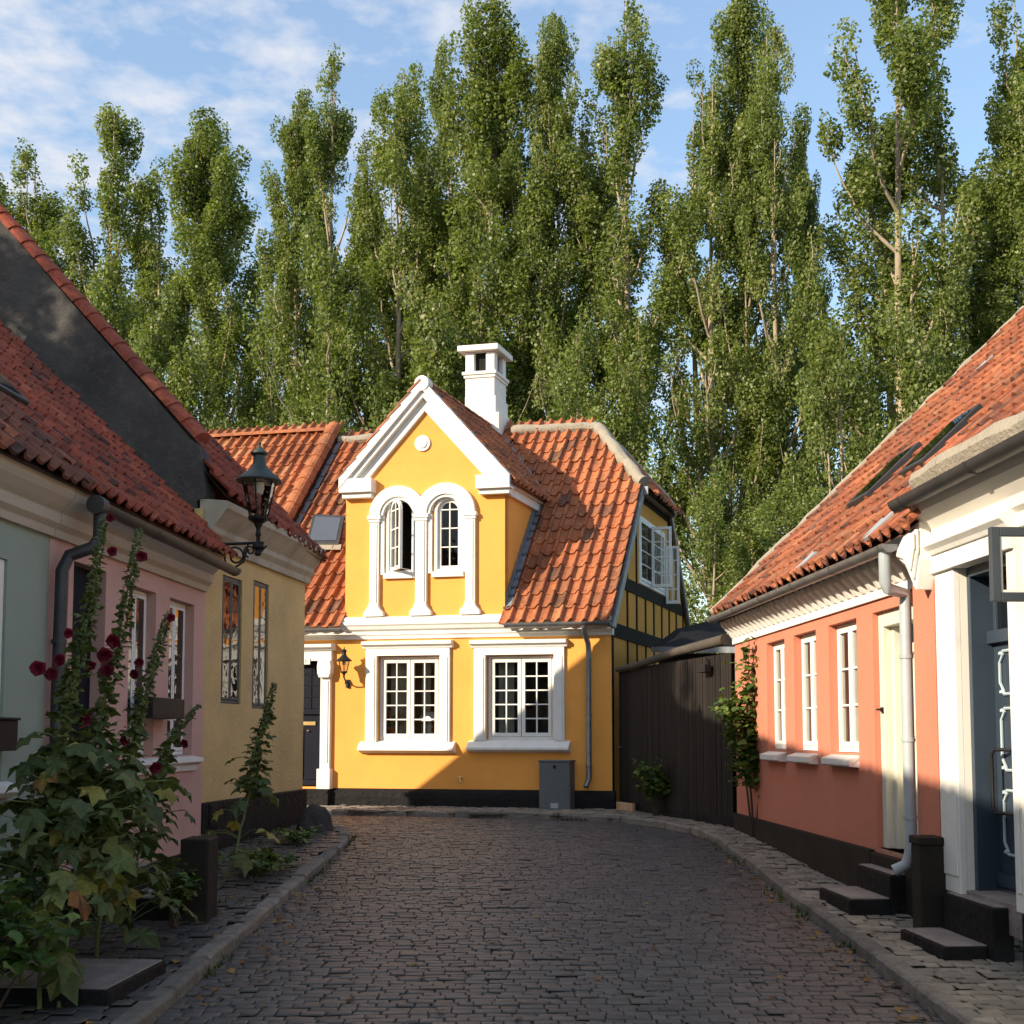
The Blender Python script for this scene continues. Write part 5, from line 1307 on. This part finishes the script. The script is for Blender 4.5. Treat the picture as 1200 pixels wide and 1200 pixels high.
def hollyhock(label, path, leaf_big, n_big, seed, flowers=(), buds=True, hi=.40, nb=60, spread=.42, yellow=.1, lo=.05):
    global rnd
    rnd = random.Random(seed); P = [Vector(p) for p in path]
    t = thing('hollyhock', label, 'hollyhock', tuple(P[0]), 'hollyhocks along the left wall')
    L = [0]
    for a, b in zip(P, P[1:]): L.append(L[-1] + (b - a).length)
    def pos(f):
        s = f * L[-1]
        for i in range(len(P) - 1):
            if s <= L[i + 1] or i == len(P) - 2:
                return P[i].lerp(P[i + 1], (s - L[i]) / (L[i + 1] - L[i]))
    sm = MB(); pts = [pos(k / 24) + Vector((rnd.gauss(0, .006), rnd.gauss(0, .006), 0)) for k in range(25)]
    sm.tube(pts, [.014 * (1 - .75 * k / 24) for k in range(25)], 6)
    lf = MB()
    for i in range(n_big):                                     # long stalked leaves low down
        f = rnd.uniform(lo, hi + .22); b = pos(f); a = rnd.uniform(0, 2 * math.pi); k = max(.25, 1 - max(0, f - .15) / (hi + .4))
        out = Vector((math.cos(a), math.sin(a), 0)); ln = spread * rnd.uniform(.45, 1.1) * (.35 + .65 * k)
        e = b + out * ln + Vector((0, 0, ln * rnd.uniform(.05, .7)))
        sm.tube([b, b.lerp(e, .5) + Vector((0, 0, ln * .12)), e], .004, 4)
        tt = rnd.uniform(.1, .72) if rnd.random() > yellow else rnd.uniform(.78, 1.0)
        palm_leaf(lf, e, out + Vector((0, 0, -.25 - rnd.random() * .6)), leaf_big * rnd.uniform(.6, 1.15) * (.45 + .55 * k), tt, rnd.uniform(.3, .9))
    for i in range(nb):                                        # small leaves and buds up the spike
        f = hi + (1 - hi) * (i / nb) ** .9; b = pos(f); a = rnd.uniform(0, 2 * math.pi); k = 1 - .72 * (f - hi) / (1 - hi)
        out = Vector((math.cos(a), math.sin(a), rnd.uniform(-.1, .5)))
        s = .115 * k ** 1.3 * rnd.uniform(.6, 1.5)
        e = b + out * (.075 * k * k * rnd.uniform(.4, 1.4) + .012)
        palm_leaf(lf, e, out + Vector((0, 0, rnd.uniform(-.9, .2))), s * 1.25, rnd.uniform(.3, .78), .4, 3)
        if buds:
            r = .017 * k * rnd.uniform(.8, 1.3) + .005; q = b + Vector((math.cos(a + 2), math.sin(a + 2), .2)) * (.035 * k + .01)
            lf.lathe(q - Vector((0, 0, r)), [(.001, 0), (r, r * .7), (r * .85, r * 1.6), (.001, r * 2.2)], 6, rnd.uniform(.55, .8))
    sm.build('stem', M['stem'], t, smooth=True)
    lf.build('leaf', M['holly_leaf'], t)
    for fp in flowers:
        fl = MB(); c = Vector(fp[0]); d = (CAMP - c).normalized() + Vector((rnd.uniform(-.6, .6), rnd.uniform(-.3, .3), rnd.uniform(-.4, .2)))
        petals(fl, c, d, fp[1], .5); fl.build('flower', M['flower'], t)
    return t
def fl(px, row, Y, r=.05): return (at(px, row, Y), r)
def gp(px, Y, left=True): 
    q = at(px, 900, Y); return Vector((q.x, Y, zs(Y) - .02))
B1 = gp(52, 6.40)
hollyhock('tallest hollyhock with its bare budded tip crossing the gutter at the left', [B1, at(62, 980, 6.6), at(82, 820, 7.0), at(104, 720, 7.1), at(122, 606, 7.2)], .24, 64, 1,
          [fl(129, 607, 7.1, .03), fl(131, 646, 7.1, .035), fl(80, 742, 6.95, .035), fl(45, 783, 6.85, .052), fl(60, 790, 6.9, .045), fl(70, 774, 6.9, .045)], nb=300, hi=.30, yellow=.18, lo=.16, spread=.32)
B2 = gp(74, 6.45)
hollyhock('hollyhock whose tip bends towards the pink wall, clustered dark red blooms halfway', [B2, at(98, 980, 6.75), at(116, 850, 7.25), at(142, 740, 7.35), at(163, 620, 7.4)], .23, 68, 2,
          [fl(166, 652, 7.3, .04), fl(134, 751, 7.2, .052), fl(122, 768, 7.2, .055), fl(125, 786, 7.2, .05), fl(106, 780, 7.2, .035), fl(97, 843, 7.1, .055), fl(76, 830, 7.0, .04)], nb=280, hi=.30, yellow=.16, lo=.17, spread=.33)
B3 = gp(118, 7.7)
hollyhock('shorter hollyhock leaning right in front of the first pink house window', [B3, at(120, 1000, 7.5), at(150, 890, 7.5), at(176, 790, 7.6), at(198, 718, 7.6)], .22, 58, 3,
          [fl(200, 724, 7.55, .032), fl(158, 790, 7.5, .036), fl(110, 888, 7.3, .05), fl(146, 868, 7.4, .04), fl(163, 776, 7.5, .035)], nb=230, hi=.30, yellow=.12)
B4 = gp(150, 8.2)
hollyhock('thin branching hollyhock ending below the black planter box', [B4, at(160, 1010, 8.2), at(180, 920, 8.2), at(205, 860, 8.2), at(234, 826, 8.2)], .22, 50, 4,
          [fl(217, 871, 8.1, .036), fl(181, 900, 8.1, .05), fl(171, 930, 8.1, .04)], nb=120, yellow=.1, spread=.36)
B5 = gp(262, 10.6)
hollyhock('single pale hollyhock with yellowing leaves against the ochre house', [B5, at(276, 1000, 10.6), at(292, 930, 10.7), at(304, 870, 10.8), at(322, 800, 10.8)], .27, 15, 5, [], nb=150, hi=.46, yellow=.35, spread=.3)
B6 = gp(30, 6.5)
hollyhock('low broad leaved hollyhock at the very left edge of the picture', [B6, at(34, 1080, 6.5), at(38, 1000, 6.6), at(40, 900, 6.7)], .22, 34, 6, [], nb=30, yellow=.1, spread=.4)

def bush(name, label, c, rx, ry, h, n, size, seed, mat='shrub_leaf', cat='shrub', stems=7, lobes=3):
    global rnd
    rnd = random.Random(seed); t = thing(name, label, cat, tuple(c)); sm = MB(); lf = MB(); tips = []
    for i in range(stems):
        a = rnd.uniform(0, 6.28); r = rnd.uniform(.2, .95); e = c + Vector((math.cos(a) * rx * r, math.sin(a) * ry * r, h * rnd.uniform(.5, 1)))
        m = c.lerp(e, .5) + Vector((rnd.gauss(0, .03), rnd.gauss(0, .03), h * .08)); sm.tube([c + Vector((rnd.gauss(0, .03), rnd.gauss(0, .03), 0)), m, e], [.008, .006, .003], 5); tips.append((m, e))
    for i in range(n):
        m, e = rnd.choice(tips); f = rnd.random(); b = m.lerp(e, f) + Vector((rnd.gauss(0, rx * .22), rnd.gauss(0, ry * .22), rnd.gauss(0, h * .08)))
        a = rnd.uniform(0, 6.28); palm_leaf(lf, b, Vector((math.cos(a), math.sin(a), rnd.uniform(-.8, .4))), size * rnd.uniform(.6, 1.3), rnd.uniform(.05, .9), .4, lobes)
    sm.build('stem', M['bark_dark'], t); lf.build('leaf', M[mat], t); return t
bush('rose_bush', 'leafy green shrub in the lower left corner below the hollyhocks', Vector((-2.72, 6.05, zs(6.0))), .42, .3, .80, 520, .085, 31)
bush('rose_bush', 'dark green bush at the foot of the stone post by the pink wall', Vector((at(205, 1000, 8.75).x, 8.75, zs(8.7))), .22, .22, .55, 300, .07, 32)
bush('garden_shrub', 'small rounded green shrub growing in front of the dark plank fence', Vector((at(768, 955, 16.5).x, 16.55, zs(16.5))), .36, .25, .80, 520, .10, 33)
bush('low_weed', 'low leafy weeds along the ochre house plinth', Vector((at(305, 1030, 11.2).x, 11.3, zs(11.3))), .35, .5, .22, 260, .09, 34, stems=12)
bush('low_weed', 'low weeds between the boulder and the ochre house', Vector((at(345, 1000, 13.2).x, 13.3, zs(13.3))), .25, .5, .18, 200, .07, 35, stems=10)
# climber on the corner of the coral house
rnd = random.Random(8); cb_ = RF.P(.55, zs(14.1), .14); cb_ = at(884, 975, 13.9); cb_.z = zs(13.9)
t = thing('climbing_rose', 'climbing rose trained up the far corner of the coral house', 'climber', tuple(cb_))
sm = MB(); lf = MB()
paths = [[(884, 978), (880, 930), (874, 880), (876, 820), (878, 752)], [(886, 978), (888, 925), (884, 880), (888, 830), (886, 770)], [(884, 975), (892, 920), (893, 890), (880, 850), (858, 818)], [(882, 975), (876, 930), (870, 880), (862, 850), (850, 822)], [(885, 975), (889, 940), (897, 895), (890, 860), (893, 790)]]
Yc = 13.75; tips = []
for p in paths:
    Q = [at(x, y, Yc + rnd.uniform(-.12, .1)) for x, y in p]; Q[0].z = zs(13.9) - .02; sm.tube(Q, [.016, .013, .010, .007, .004], 6); tips += [(Q[k], Q[k + 1], k) for k in (2, 3)] + [(Q[1].lerp(Q[2], .5), Q[2], 1)]
for i in range(1250):
    a, b, k = rnd.choice(tips); q = a.lerp(b, rnd.random()) + Vector((rnd.gauss(0, .085), rnd.gauss(0, .07), rnd.gauss(0, .10)))
    an = rnd.uniform(0, 6.28); palm_leaf(lf, q, Vector((math.cos(an), math.sin(an) - .2, rnd.uniform(-1, .2))), rnd.uniform(.07, .14), rnd.uniform(.2, 1), .35, 3)
sm.build('stem', M['bark_dark'], t, smooth=True); lf.build('leaf', M['shrub_leaf'], t)
# fallen leaves and weeds in the gutters
rnd = random.Random(14); mb = MB()
for i in range(420):
    y = rnd.uniform(5.2, 15.5) ; lft = rnd.random() < .68
    x = (-1.93 + abs(rnd.gauss(0, .16))) if lft else (2.42 - abs(rnd.gauss(0, .13)))
    if rnd.random() < .2: x = rnd.uniform(-1.9, 2.3)
    if lft and rnd.random() < .3: x = rnd.uniform(-3.2, -2.1); z = zs(y) + .008
    else: z = zg(y) + .010
    a = rnd.uniform(0, 6.28); palm_leaf(mb, Vector((x, y, z)), Vector((math.cos(a), math.sin(a), rnd.uniform(0, .3))), rnd.uniform(.025, .075), rnd.random(), .3, 3)
lt = mb.build('fallen_leaves', M['litter']); lt['kind'] = 'stuff'
mb = MB()
for i in range(1500):
    k = rnd.random(); y = rnd.uniform(5.5, 15)
    if k < .4: x = -2.0 + rnd.gauss(.03, .03); z = zg(y) - .01
    elif k < .75: x = 2.43 + rnd.gauss(-.02, .03); z = zg(y) - .01
    else: x, y = (rnd.uniform(-3.3, -2.2), rnd.uniform(9.5, 14.5)); z = zs(y) - .01
    if mnoise.noise(Vector((x * 2, y * 1.1, 3))) < .05: continue
    h = rnd.uniform(.02, .075); a = rnd.uniform(0, 6.28); dx, dy = math.cos(a) * .012, math.sin(a) * .012
    mb.add([(x - dx, y - dy, z), (x + dx, y + dy, z), (x + rnd.gauss(0, .02), y + rnd.gauss(0, .02), z + h)], [[0, 1, 2]], rnd.random())
wd = mb.build('kerb_weeds', M['weed']); wd['kind'] = 'stuff'

# ================================================================== POPLARS
def poplar_mesh(seed, H, RAD, n_leaf, base_h=.06, splits=1, lean=0.0, lsz=1.0):
    rg = np.random.default_rng(seed); rr = random.Random(seed)
    tb = MB(); clus = []                                           # cluster: centre, axis, size, weight
    def envelope(t):                                               # crown radius by height fraction
        return RAD * (min(1, (t / .16)) ** .7) * (1 if t < .45 else max(.22, (1 - ((t - .45) / .6) ** 2.3)))
    leaders = []
    for s in range(splits):
        a = 2 * math.pi * s / splits + rr.uniform(0, 1); off = .0 if splits == 1 else rr.uniform(.25, .5) * RAD
        hh = H * (1 if s == 0 else rr.uniform(.80, .95))
        pts = []
        for k in range(11):
            t = k / 10; o = off * min(1, t * 2.2)
            pts.append(Vector((math.cos(a) * o + .12 * math.sin(t * 5 + s) + lean * t * t, math.sin(a) * o + .12 * math.cos(t * 4 + s * 2), hh * t)))
        leaders.append((pts, hh))
        r0 = (.30 if splits == 1 else .24) * H / 25
        tb.tube(pts, [r0 * (1 - .95 * (k / 10)) ** 1.35 + .014 for k in range(11)], 8)
    def lead_at(pts, t):
        x = min(9.999, max(0, t * 10)); i = int(x); return pts[i].lerp(pts[i + 1], x - i)
    nlimb = int(58 * H / 25)
    for i in range(nlimb):
        pts, hh = leaders[i % len(leaders)]
        t0 = base_h + (.86 - base_h) * ((i + rr.random()) / nlimb) ** 1.05
        b = lead_at(pts, t0); az = i * 2.399 + rr.uniform(-.5, .5)
        reach = envelope(min(1, t0 + .16)) * rr.uniform(.45, 1.08)
        ln_v = hh * rr.uniform(.13, .27) * (1.1 - .55 * t0)
        out = Vector((math.cos(az), math.sin(az), 0)); P = []
        for k in range(7):
            f = k / 6; P.append(b + out * reach * (1 - (1 - f) ** 1.9) + Vector((0, 0, ln_v * f)) + Vector((rr.gauss(0, .05), rr.gauss(0, .05), 0)))
        r0 = (.085 * (1 - t0) + .03) * H / 25
        tb.tube(P, [r0 * (1 - .85 * k / 6) for k in range(7)], 5, cap=False)
        for k in range(2, 7):
            if rr.random() < .60: clus.append((P[k] + Vector((rr.gauss(0, .14), rr.gauss(0, .14), rr.gauss(0, .1))), .27 + .30 * rr.random() ** 1.3, rr.uniform(.5, 1.3)))
        for q in range(3):                                         # side shoots, steep too
            f = rr.uniform(.3, .95); x = f * 6; ii = int(x); s0 = P[ii].lerp(P[min(6, ii + 1)], x - ii)
            a2 = az + rr.uniform(-1.6, 1.6); o2 = Vector((math.cos(a2), math.sin(a2), 0)); l2 = rr.uniform(.7, 1.7) * (1.1 - .5 * t0)
            P2 = [s0, s0 + o2 * l2 * .3 + Vector((0, 0, l2 * .5)), s0 + o2 * l2 * .4 + Vector((0, 0, l2))]
            tb.tube(P2, [r0 * .35, r0 * .25, .006], 4, cap=False)
            for p in P2[1:]: clus.append((p + Vector((rr.gauss(0, .1), rr.gauss(0, .1), rr.gauss(0, .1))), .20 + .2 * rr.random(), rr.uniform(.5, 1.1)))
    for pts, hh in leaders:
        for k in range(7): clus.append((lead_at(pts, .84 + .16 * k / 6) + Vector((rr.gauss(0, .1), rr.gauss(0, .1), 0)), .34 * (1.15 - k / 9), .9))
    W = np.array([c[2] * c[1] ** 2.0 for c in clus]); W /= W.sum()
    idx = rg.choice(len(clus), n_leaf, p=W)
    C = np.array([[*c[0]] for c in clus])[idx]; S = np.array([c[1] for c in clus])[idx]
    ctint = rg.normal(.5, .19, len(clus))[idx]
    # hollow ellipsoids read as clumps
    dirs = rg.normal(size=(n_leaf, 3)); dirs /= np.linalg.norm(dirs, axis=1)[:, None]
    rad = rg.uniform(.25, 1.0, n_leaf) ** .55
    P = C + dirs * (rad * S)[:, None] * np.array([1.0, 1.0, 1.5]) * 1.12
    nor = dirs * .6 + rg.normal(size=(n_leaf, 3)) * .7 + np.array([0, 0, .25]); nor /= np.linalg.norm(nor, axis=1)[:, None]
    ref = rg.normal(size=(n_leaf, 3)); ta = np.cross(nor, ref); ta /= np.linalg.norm(ta, axis=1)[:, None]; tb_ = np.cross(nor, ta)
    sz = rg.uniform(.034, .066, n_leaf)[:, None] * lsz
    v = np.empty((n_leaf, 4, 3)); v[:, 0] = P - ta * sz; v[:, 1] = P + tb_ * sz * .85 - ta * sz * .25; v[:, 2] = P + ta * sz * 1.15; v[:, 3] = P - tb_ * sz * .85 - ta * sz * .25
    me = bpy.data.meshes.new('crown'); me.vertices.add(n_leaf * 4); me.vertices.foreach_set('co', v.ravel())
    me.loops.add(n_leaf * 4); me.loops.foreach_set('vertex_index', np.arange(n_leaf * 4, dtype=np.int32))
    me.polygons.add(n_leaf); me.polygons.foreach_set('loop_start', np.arange(0, n_leaf * 4, 4, dtype=np.int32)); me.polygons.foreach_set('loop_total', np.full(n_leaf, 4, dtype=np.int32))
    at2 = me.attributes.new('tint', 'FLOAT', 'POINT'); tt = np.clip(ctint + rg.normal(0, .16, n_leaf), 0, 1); at2.data.foreach_set('value', np.repeat(tt, 4).astype(np.float32))
    me.update(calc_edges=True); me.validate(); me.materials.append(M['poplar'])
    mt = bpy.data.meshes.new('trunk'); mt.from_pydata(tb.v, [], tb.f); mt.materials.append(M['bark']); mt.polygons.foreach_set('use_smooth', [True] * len(mt.polygons))
    return mt, me
def place_tree(mesh, label, x, y, rot=0, s=1.0, sxy=1.0, group='poplars behind the houses', name='poplar_tree'):
    t = thing(name, label, 'tree', (x, y, .38), group); t.rotation_euler = (0, 0, rot); t.scale = (s * sxy, s * sxy, s)
    for nm, me in (('trunk', mesh[0]), ('crown', mesh[1])):
        o = bpy.data.objects.new(nm, me); COL.objects.link(o); o.parent = t
    return t
NL = 100000
PV = [poplar_mesh(101, 25, 2.3, NL), poplar_mesh(102, 25, 2.5, NL, splits=3), poplar_mesh(103, 25, 2.1, NL, splits=2), poplar_mesh(104, 25, 2.6, NL, splits=3), poplar_mesh(105, 25, 2.2, NL, splits=1), poplar_mesh(106, 25, 2.4, NL, splits=2)]
# (apex px, apex row, distance, variant, width, label)
TREES = [
 (-6, 205, 60, 4, 1.2, 'poplar cut by the left picture edge above the dark gable'),
 (58, 180, 59, 2, 1.35, 'short bushy poplar, second from the left edge'),
 (165, 140, 57, 1, 1.25, 'broad poplar above the lower end of the dark gable, third from the left'),
 (252, 138, 54, 0, 1.3, 'narrow pointed poplar straight above the street lantern'),
 (350, 128, 51, 4, .95, 'slim poplar just left of the pair tipped with a thin spire'),
 (408, 75, 49, 2, 1.0, 'poplar with a thin spire, left of the yellow gable apex'),
 (478, 105, 47, 5, 1.15, 'dense poplar directly above the white gable peak'),
 (505, 62, 50, 3, .8, 'sparse poplar tip showing behind the tree over the gable peak'),
 (575, 12, 45, 0, 1.2, 'tall poplar rising behind the white chimney'),
 (645, 22, 44, 4, .85, 'slender poplar right of the chimney'),
 (716, 12, 43, 2, 1.15, 'poplar above the right end of the yellow house ridge'),
 (835, 20, 41, 1, 1.02, 'multi stemmed poplar above the gap over the plank fence'),
 (893, -6, 40.5, 5, .85, 'leaning tall poplar next to the multi stemmed one, left of the narrow sky gap'),
 (1055, -62, 38, 3, 1.25, 'broadest and tallest poplar, above the coral house roof'),
 (940, 165, 44, 0, .6, 'shorter poplar standing in the sky gap between two tall ones'),
 (1196, -10, 37, 2, 1.1, 'poplar cut by the right picture edge above the roof'),
 (1150, 300, 36, 4, 1.0, 'small poplar low behind the coral house roof at the right edge'),
]
for i, (px, row, Y, v, w, lab) in enumerate(TREES):
    q = at(px, row, Y); h = q.z - .38
    place_tree(PV[v], lab, q.x, Y, (i * 1.7) % 6.28, h / 25, (w * 25 / h if h < 25 else w) * .88)
place_tree(PV[1], 'unseen tree added outside the picture on the left to shade the tarred gable', -12.3, 7.6, 0, 11.6 / 25, 1.35, 'unseen tree added for its shade', 'added_shade_tree')  # unseen tree, added only to keep the tarred gable in shade
# lower trees filling the foot of the row
SV = [poplar_mesh(201, 12, 1.9, 26000, .02, 3), poplar_mesh(202, 12, 2.1, 26000, .02, 2)]
LOW = [(110, 300, 52, 0, 'low young tree behind the dark gable'), (200, 370, 47, 1, 'round low tree left of the street lantern'), (385, 310, 45, 1, 'low tree between the lantern and the yellow gable'),
       (540, 300, 42, 1, 'low tree tucked behind the white chimney'), (700, 390, 36, 1, 'low tree at the right end of the yellow house roof'),
       (990, 380, 34, 0, 'low tree behind the middle of the coral house roof'), (1090, 330, 34, 1, 'low tree behind the upper coral house roof'), (860, 560, 27, 1, 'low bush tree in the yard behind the shed'), (935, 560, 26, 0, 'leafy small tree beside the coral house eaves')]
for i, (px, row, Y, v, lab) in enumerate(LOW):
    q = at(px, row, Y); h = q.z - .38; place_tree(SV[v], lab, q.x, Y, (i * 2.1) % 6.28, h / 12, .8 if h > 10 else 1.05, 'low trees at the foot of the poplars', 'young_tree')

# ================================================================== LIGHT AND SKY
AZ, EL = R(57), R(23.5)
dirv = Vector((math.sin(AZ) * math.cos(EL), math.cos(AZ) * math.cos(EL), -math.sin(EL)))     # way the light travels
sd = bpy.data.lights.new('sun', 'SUN'); sd.energy = 5.0; sd.angle = R(.5); sd.color = (1, .86, .66)
so = bpy.data.objects.new('sun', sd); COL.objects.link(so); so.rotation_euler = dirv.to_track_quat('-Z', 'Y').to_euler(); so.location = (-30, -20, 30)
W = bpy.data.worlds.new('World'); SC.world = W; W.use_nodes = True; nt = W.node_tree; nt.nodes.clear()
def N(k, **kw):
    x = nt.nodes.new(k)
    for a, b in kw.items(): setattr(x, a, b)
    return x
out = N('ShaderNodeOutputWorld'); bg = N('ShaderNodeBackground'); sky = N('ShaderNodeTexSky'); sky.sky_type = 'NISHITA'; sky.sun_disc = False
sky.sun_elevation = EL; sky.sun_rotation = math.atan2(-dirv.x, -dirv.y); sky.air_density = 1.7; sky.dust_density = .3; sky.ozone_density = 3.0
tc = N('ShaderNodeTexCoord'); sp = N('ShaderNodeSeparateXYZ'); nt.links.new(tc.outputs['Generated'], sp.inputs[0])
mx = N('ShaderNodeMath', operation='MAXIMUM'); nt.links.new(sp.outputs['Z'], mx.inputs[0]); mx.inputs[1].default_value = .04
dv = N('ShaderNodeVectorMath', operation='DIVIDE'); cb2 = N('ShaderNodeCombineXYZ')
for i in range(3): nt.links.new(mx.outputs[0], cb2.inputs[i])
nt.links.new(tc.outputs['Generated'], dv.inputs[0]); nt.links.new(cb2.outputs[0], dv.inputs[1])
def wn(scale, detail, rough, off, stretch=(1, 1, 1)):
    mp = N('ShaderNodeMapping'); mp.inputs['Location'].default_value = off; mp.inputs['Scale'].default_value = stretch; nt.links.new(dv.outputs[0], mp.inputs['Vector'])
    x = N('ShaderNodeTexNoise'); x.inputs['Scale'].default_value = scale; x.inputs['Detail'].default_value = detail; x.inputs['Roughness'].default_value = rough; nt.links.new(mp.outputs[0], x.inputs['Vector']); return x.outputs['Fac']
def math2(op, a, b):
    x = N('ShaderNodeMath', operation=op)
    for i, q in enumerate((a, b)):
        if isinstance(q, (int, float)): x.inputs[i].default_value = q
        else: nt.links.new(q, x.inputs[i])
    return x.outputs[0]
fine = wn(8.5, 6, .55, (3, 1, 0)); broad = wn(.8, 3, .5, (.4, 2.3, 0), (1, .55, 1))
left = math2('MULTIPLY', sp.outputs['X'], -.42)
s = math2('ADD', math2('MULTIPLY', fine, 1.15), math2('MULTIPLY', broad, .7)); s = math2('ADD', math2('ADD', s, left), -.15)
rp = N('ShaderNodeValToRGB'); rp.color_ramp.elements[0].position = .70; rp.color_ramp.elements[0].color = (.15, .15, .15, 1); rp.color_ramp.elements[1].position = 1.04; rp.color_ramp.elements[1].color = (.92, .92, .92, 1)
nt.links.new(s, rp.inputs['Fac'])
SKY = .15
mixn = N('ShaderNodeMix', data_type='RGBA'); nt.links.new(rp.outputs['Color'], mixn.inputs[0]); tnt = N('ShaderNodeMix', data_type='RGBA', blend_type='MULTIPLY'); tnt.inputs[0].default_value = 1; tnt.inputs[7].default_value = (.92, 1.0, 1.13, 1); nt.links.new(sky.outputs[0], tnt.inputs[6]); nt.links.new(tnt.outputs[2], mixn.inputs[6]); mixn.inputs[7].default_value = (3.5, 3.65, 4.0, 1)
nt.links.new(mixn.outputs[2], bg.inputs['Color']); bg.inputs['Strength'].default_value = SKY
nt.links.new(bg.outputs[0], out.inputs['Surface'])
SC.view_settings.view_transform = 'Standard'; SC.view_settings.look = 'None'; SC.view_settings.exposure = 0.62; SC.view_settings.gamma = 1
SC.render.engine = 'CYCLES'; SC.cycles.use_denoising = True; SC.cycles.denoiser = 'OPENIMAGEDENOISE'
SC.cycles.max_bounces = 6; SC.cycles.diffuse_bounces = 3; SC.cycles.glossy_bounces = 3; SC.cycles.transparent_max_bounces = 8; SC.cycles.transmission_bounces = 3
SC.cycles.caustics_reflective = False; SC.cycles.caustics_refractive = False; SC.cycles.sample_clamp_indirect = 6
SC.cycles.use_adaptive_sampling = True; SC.cycles.adaptive_threshold = .02
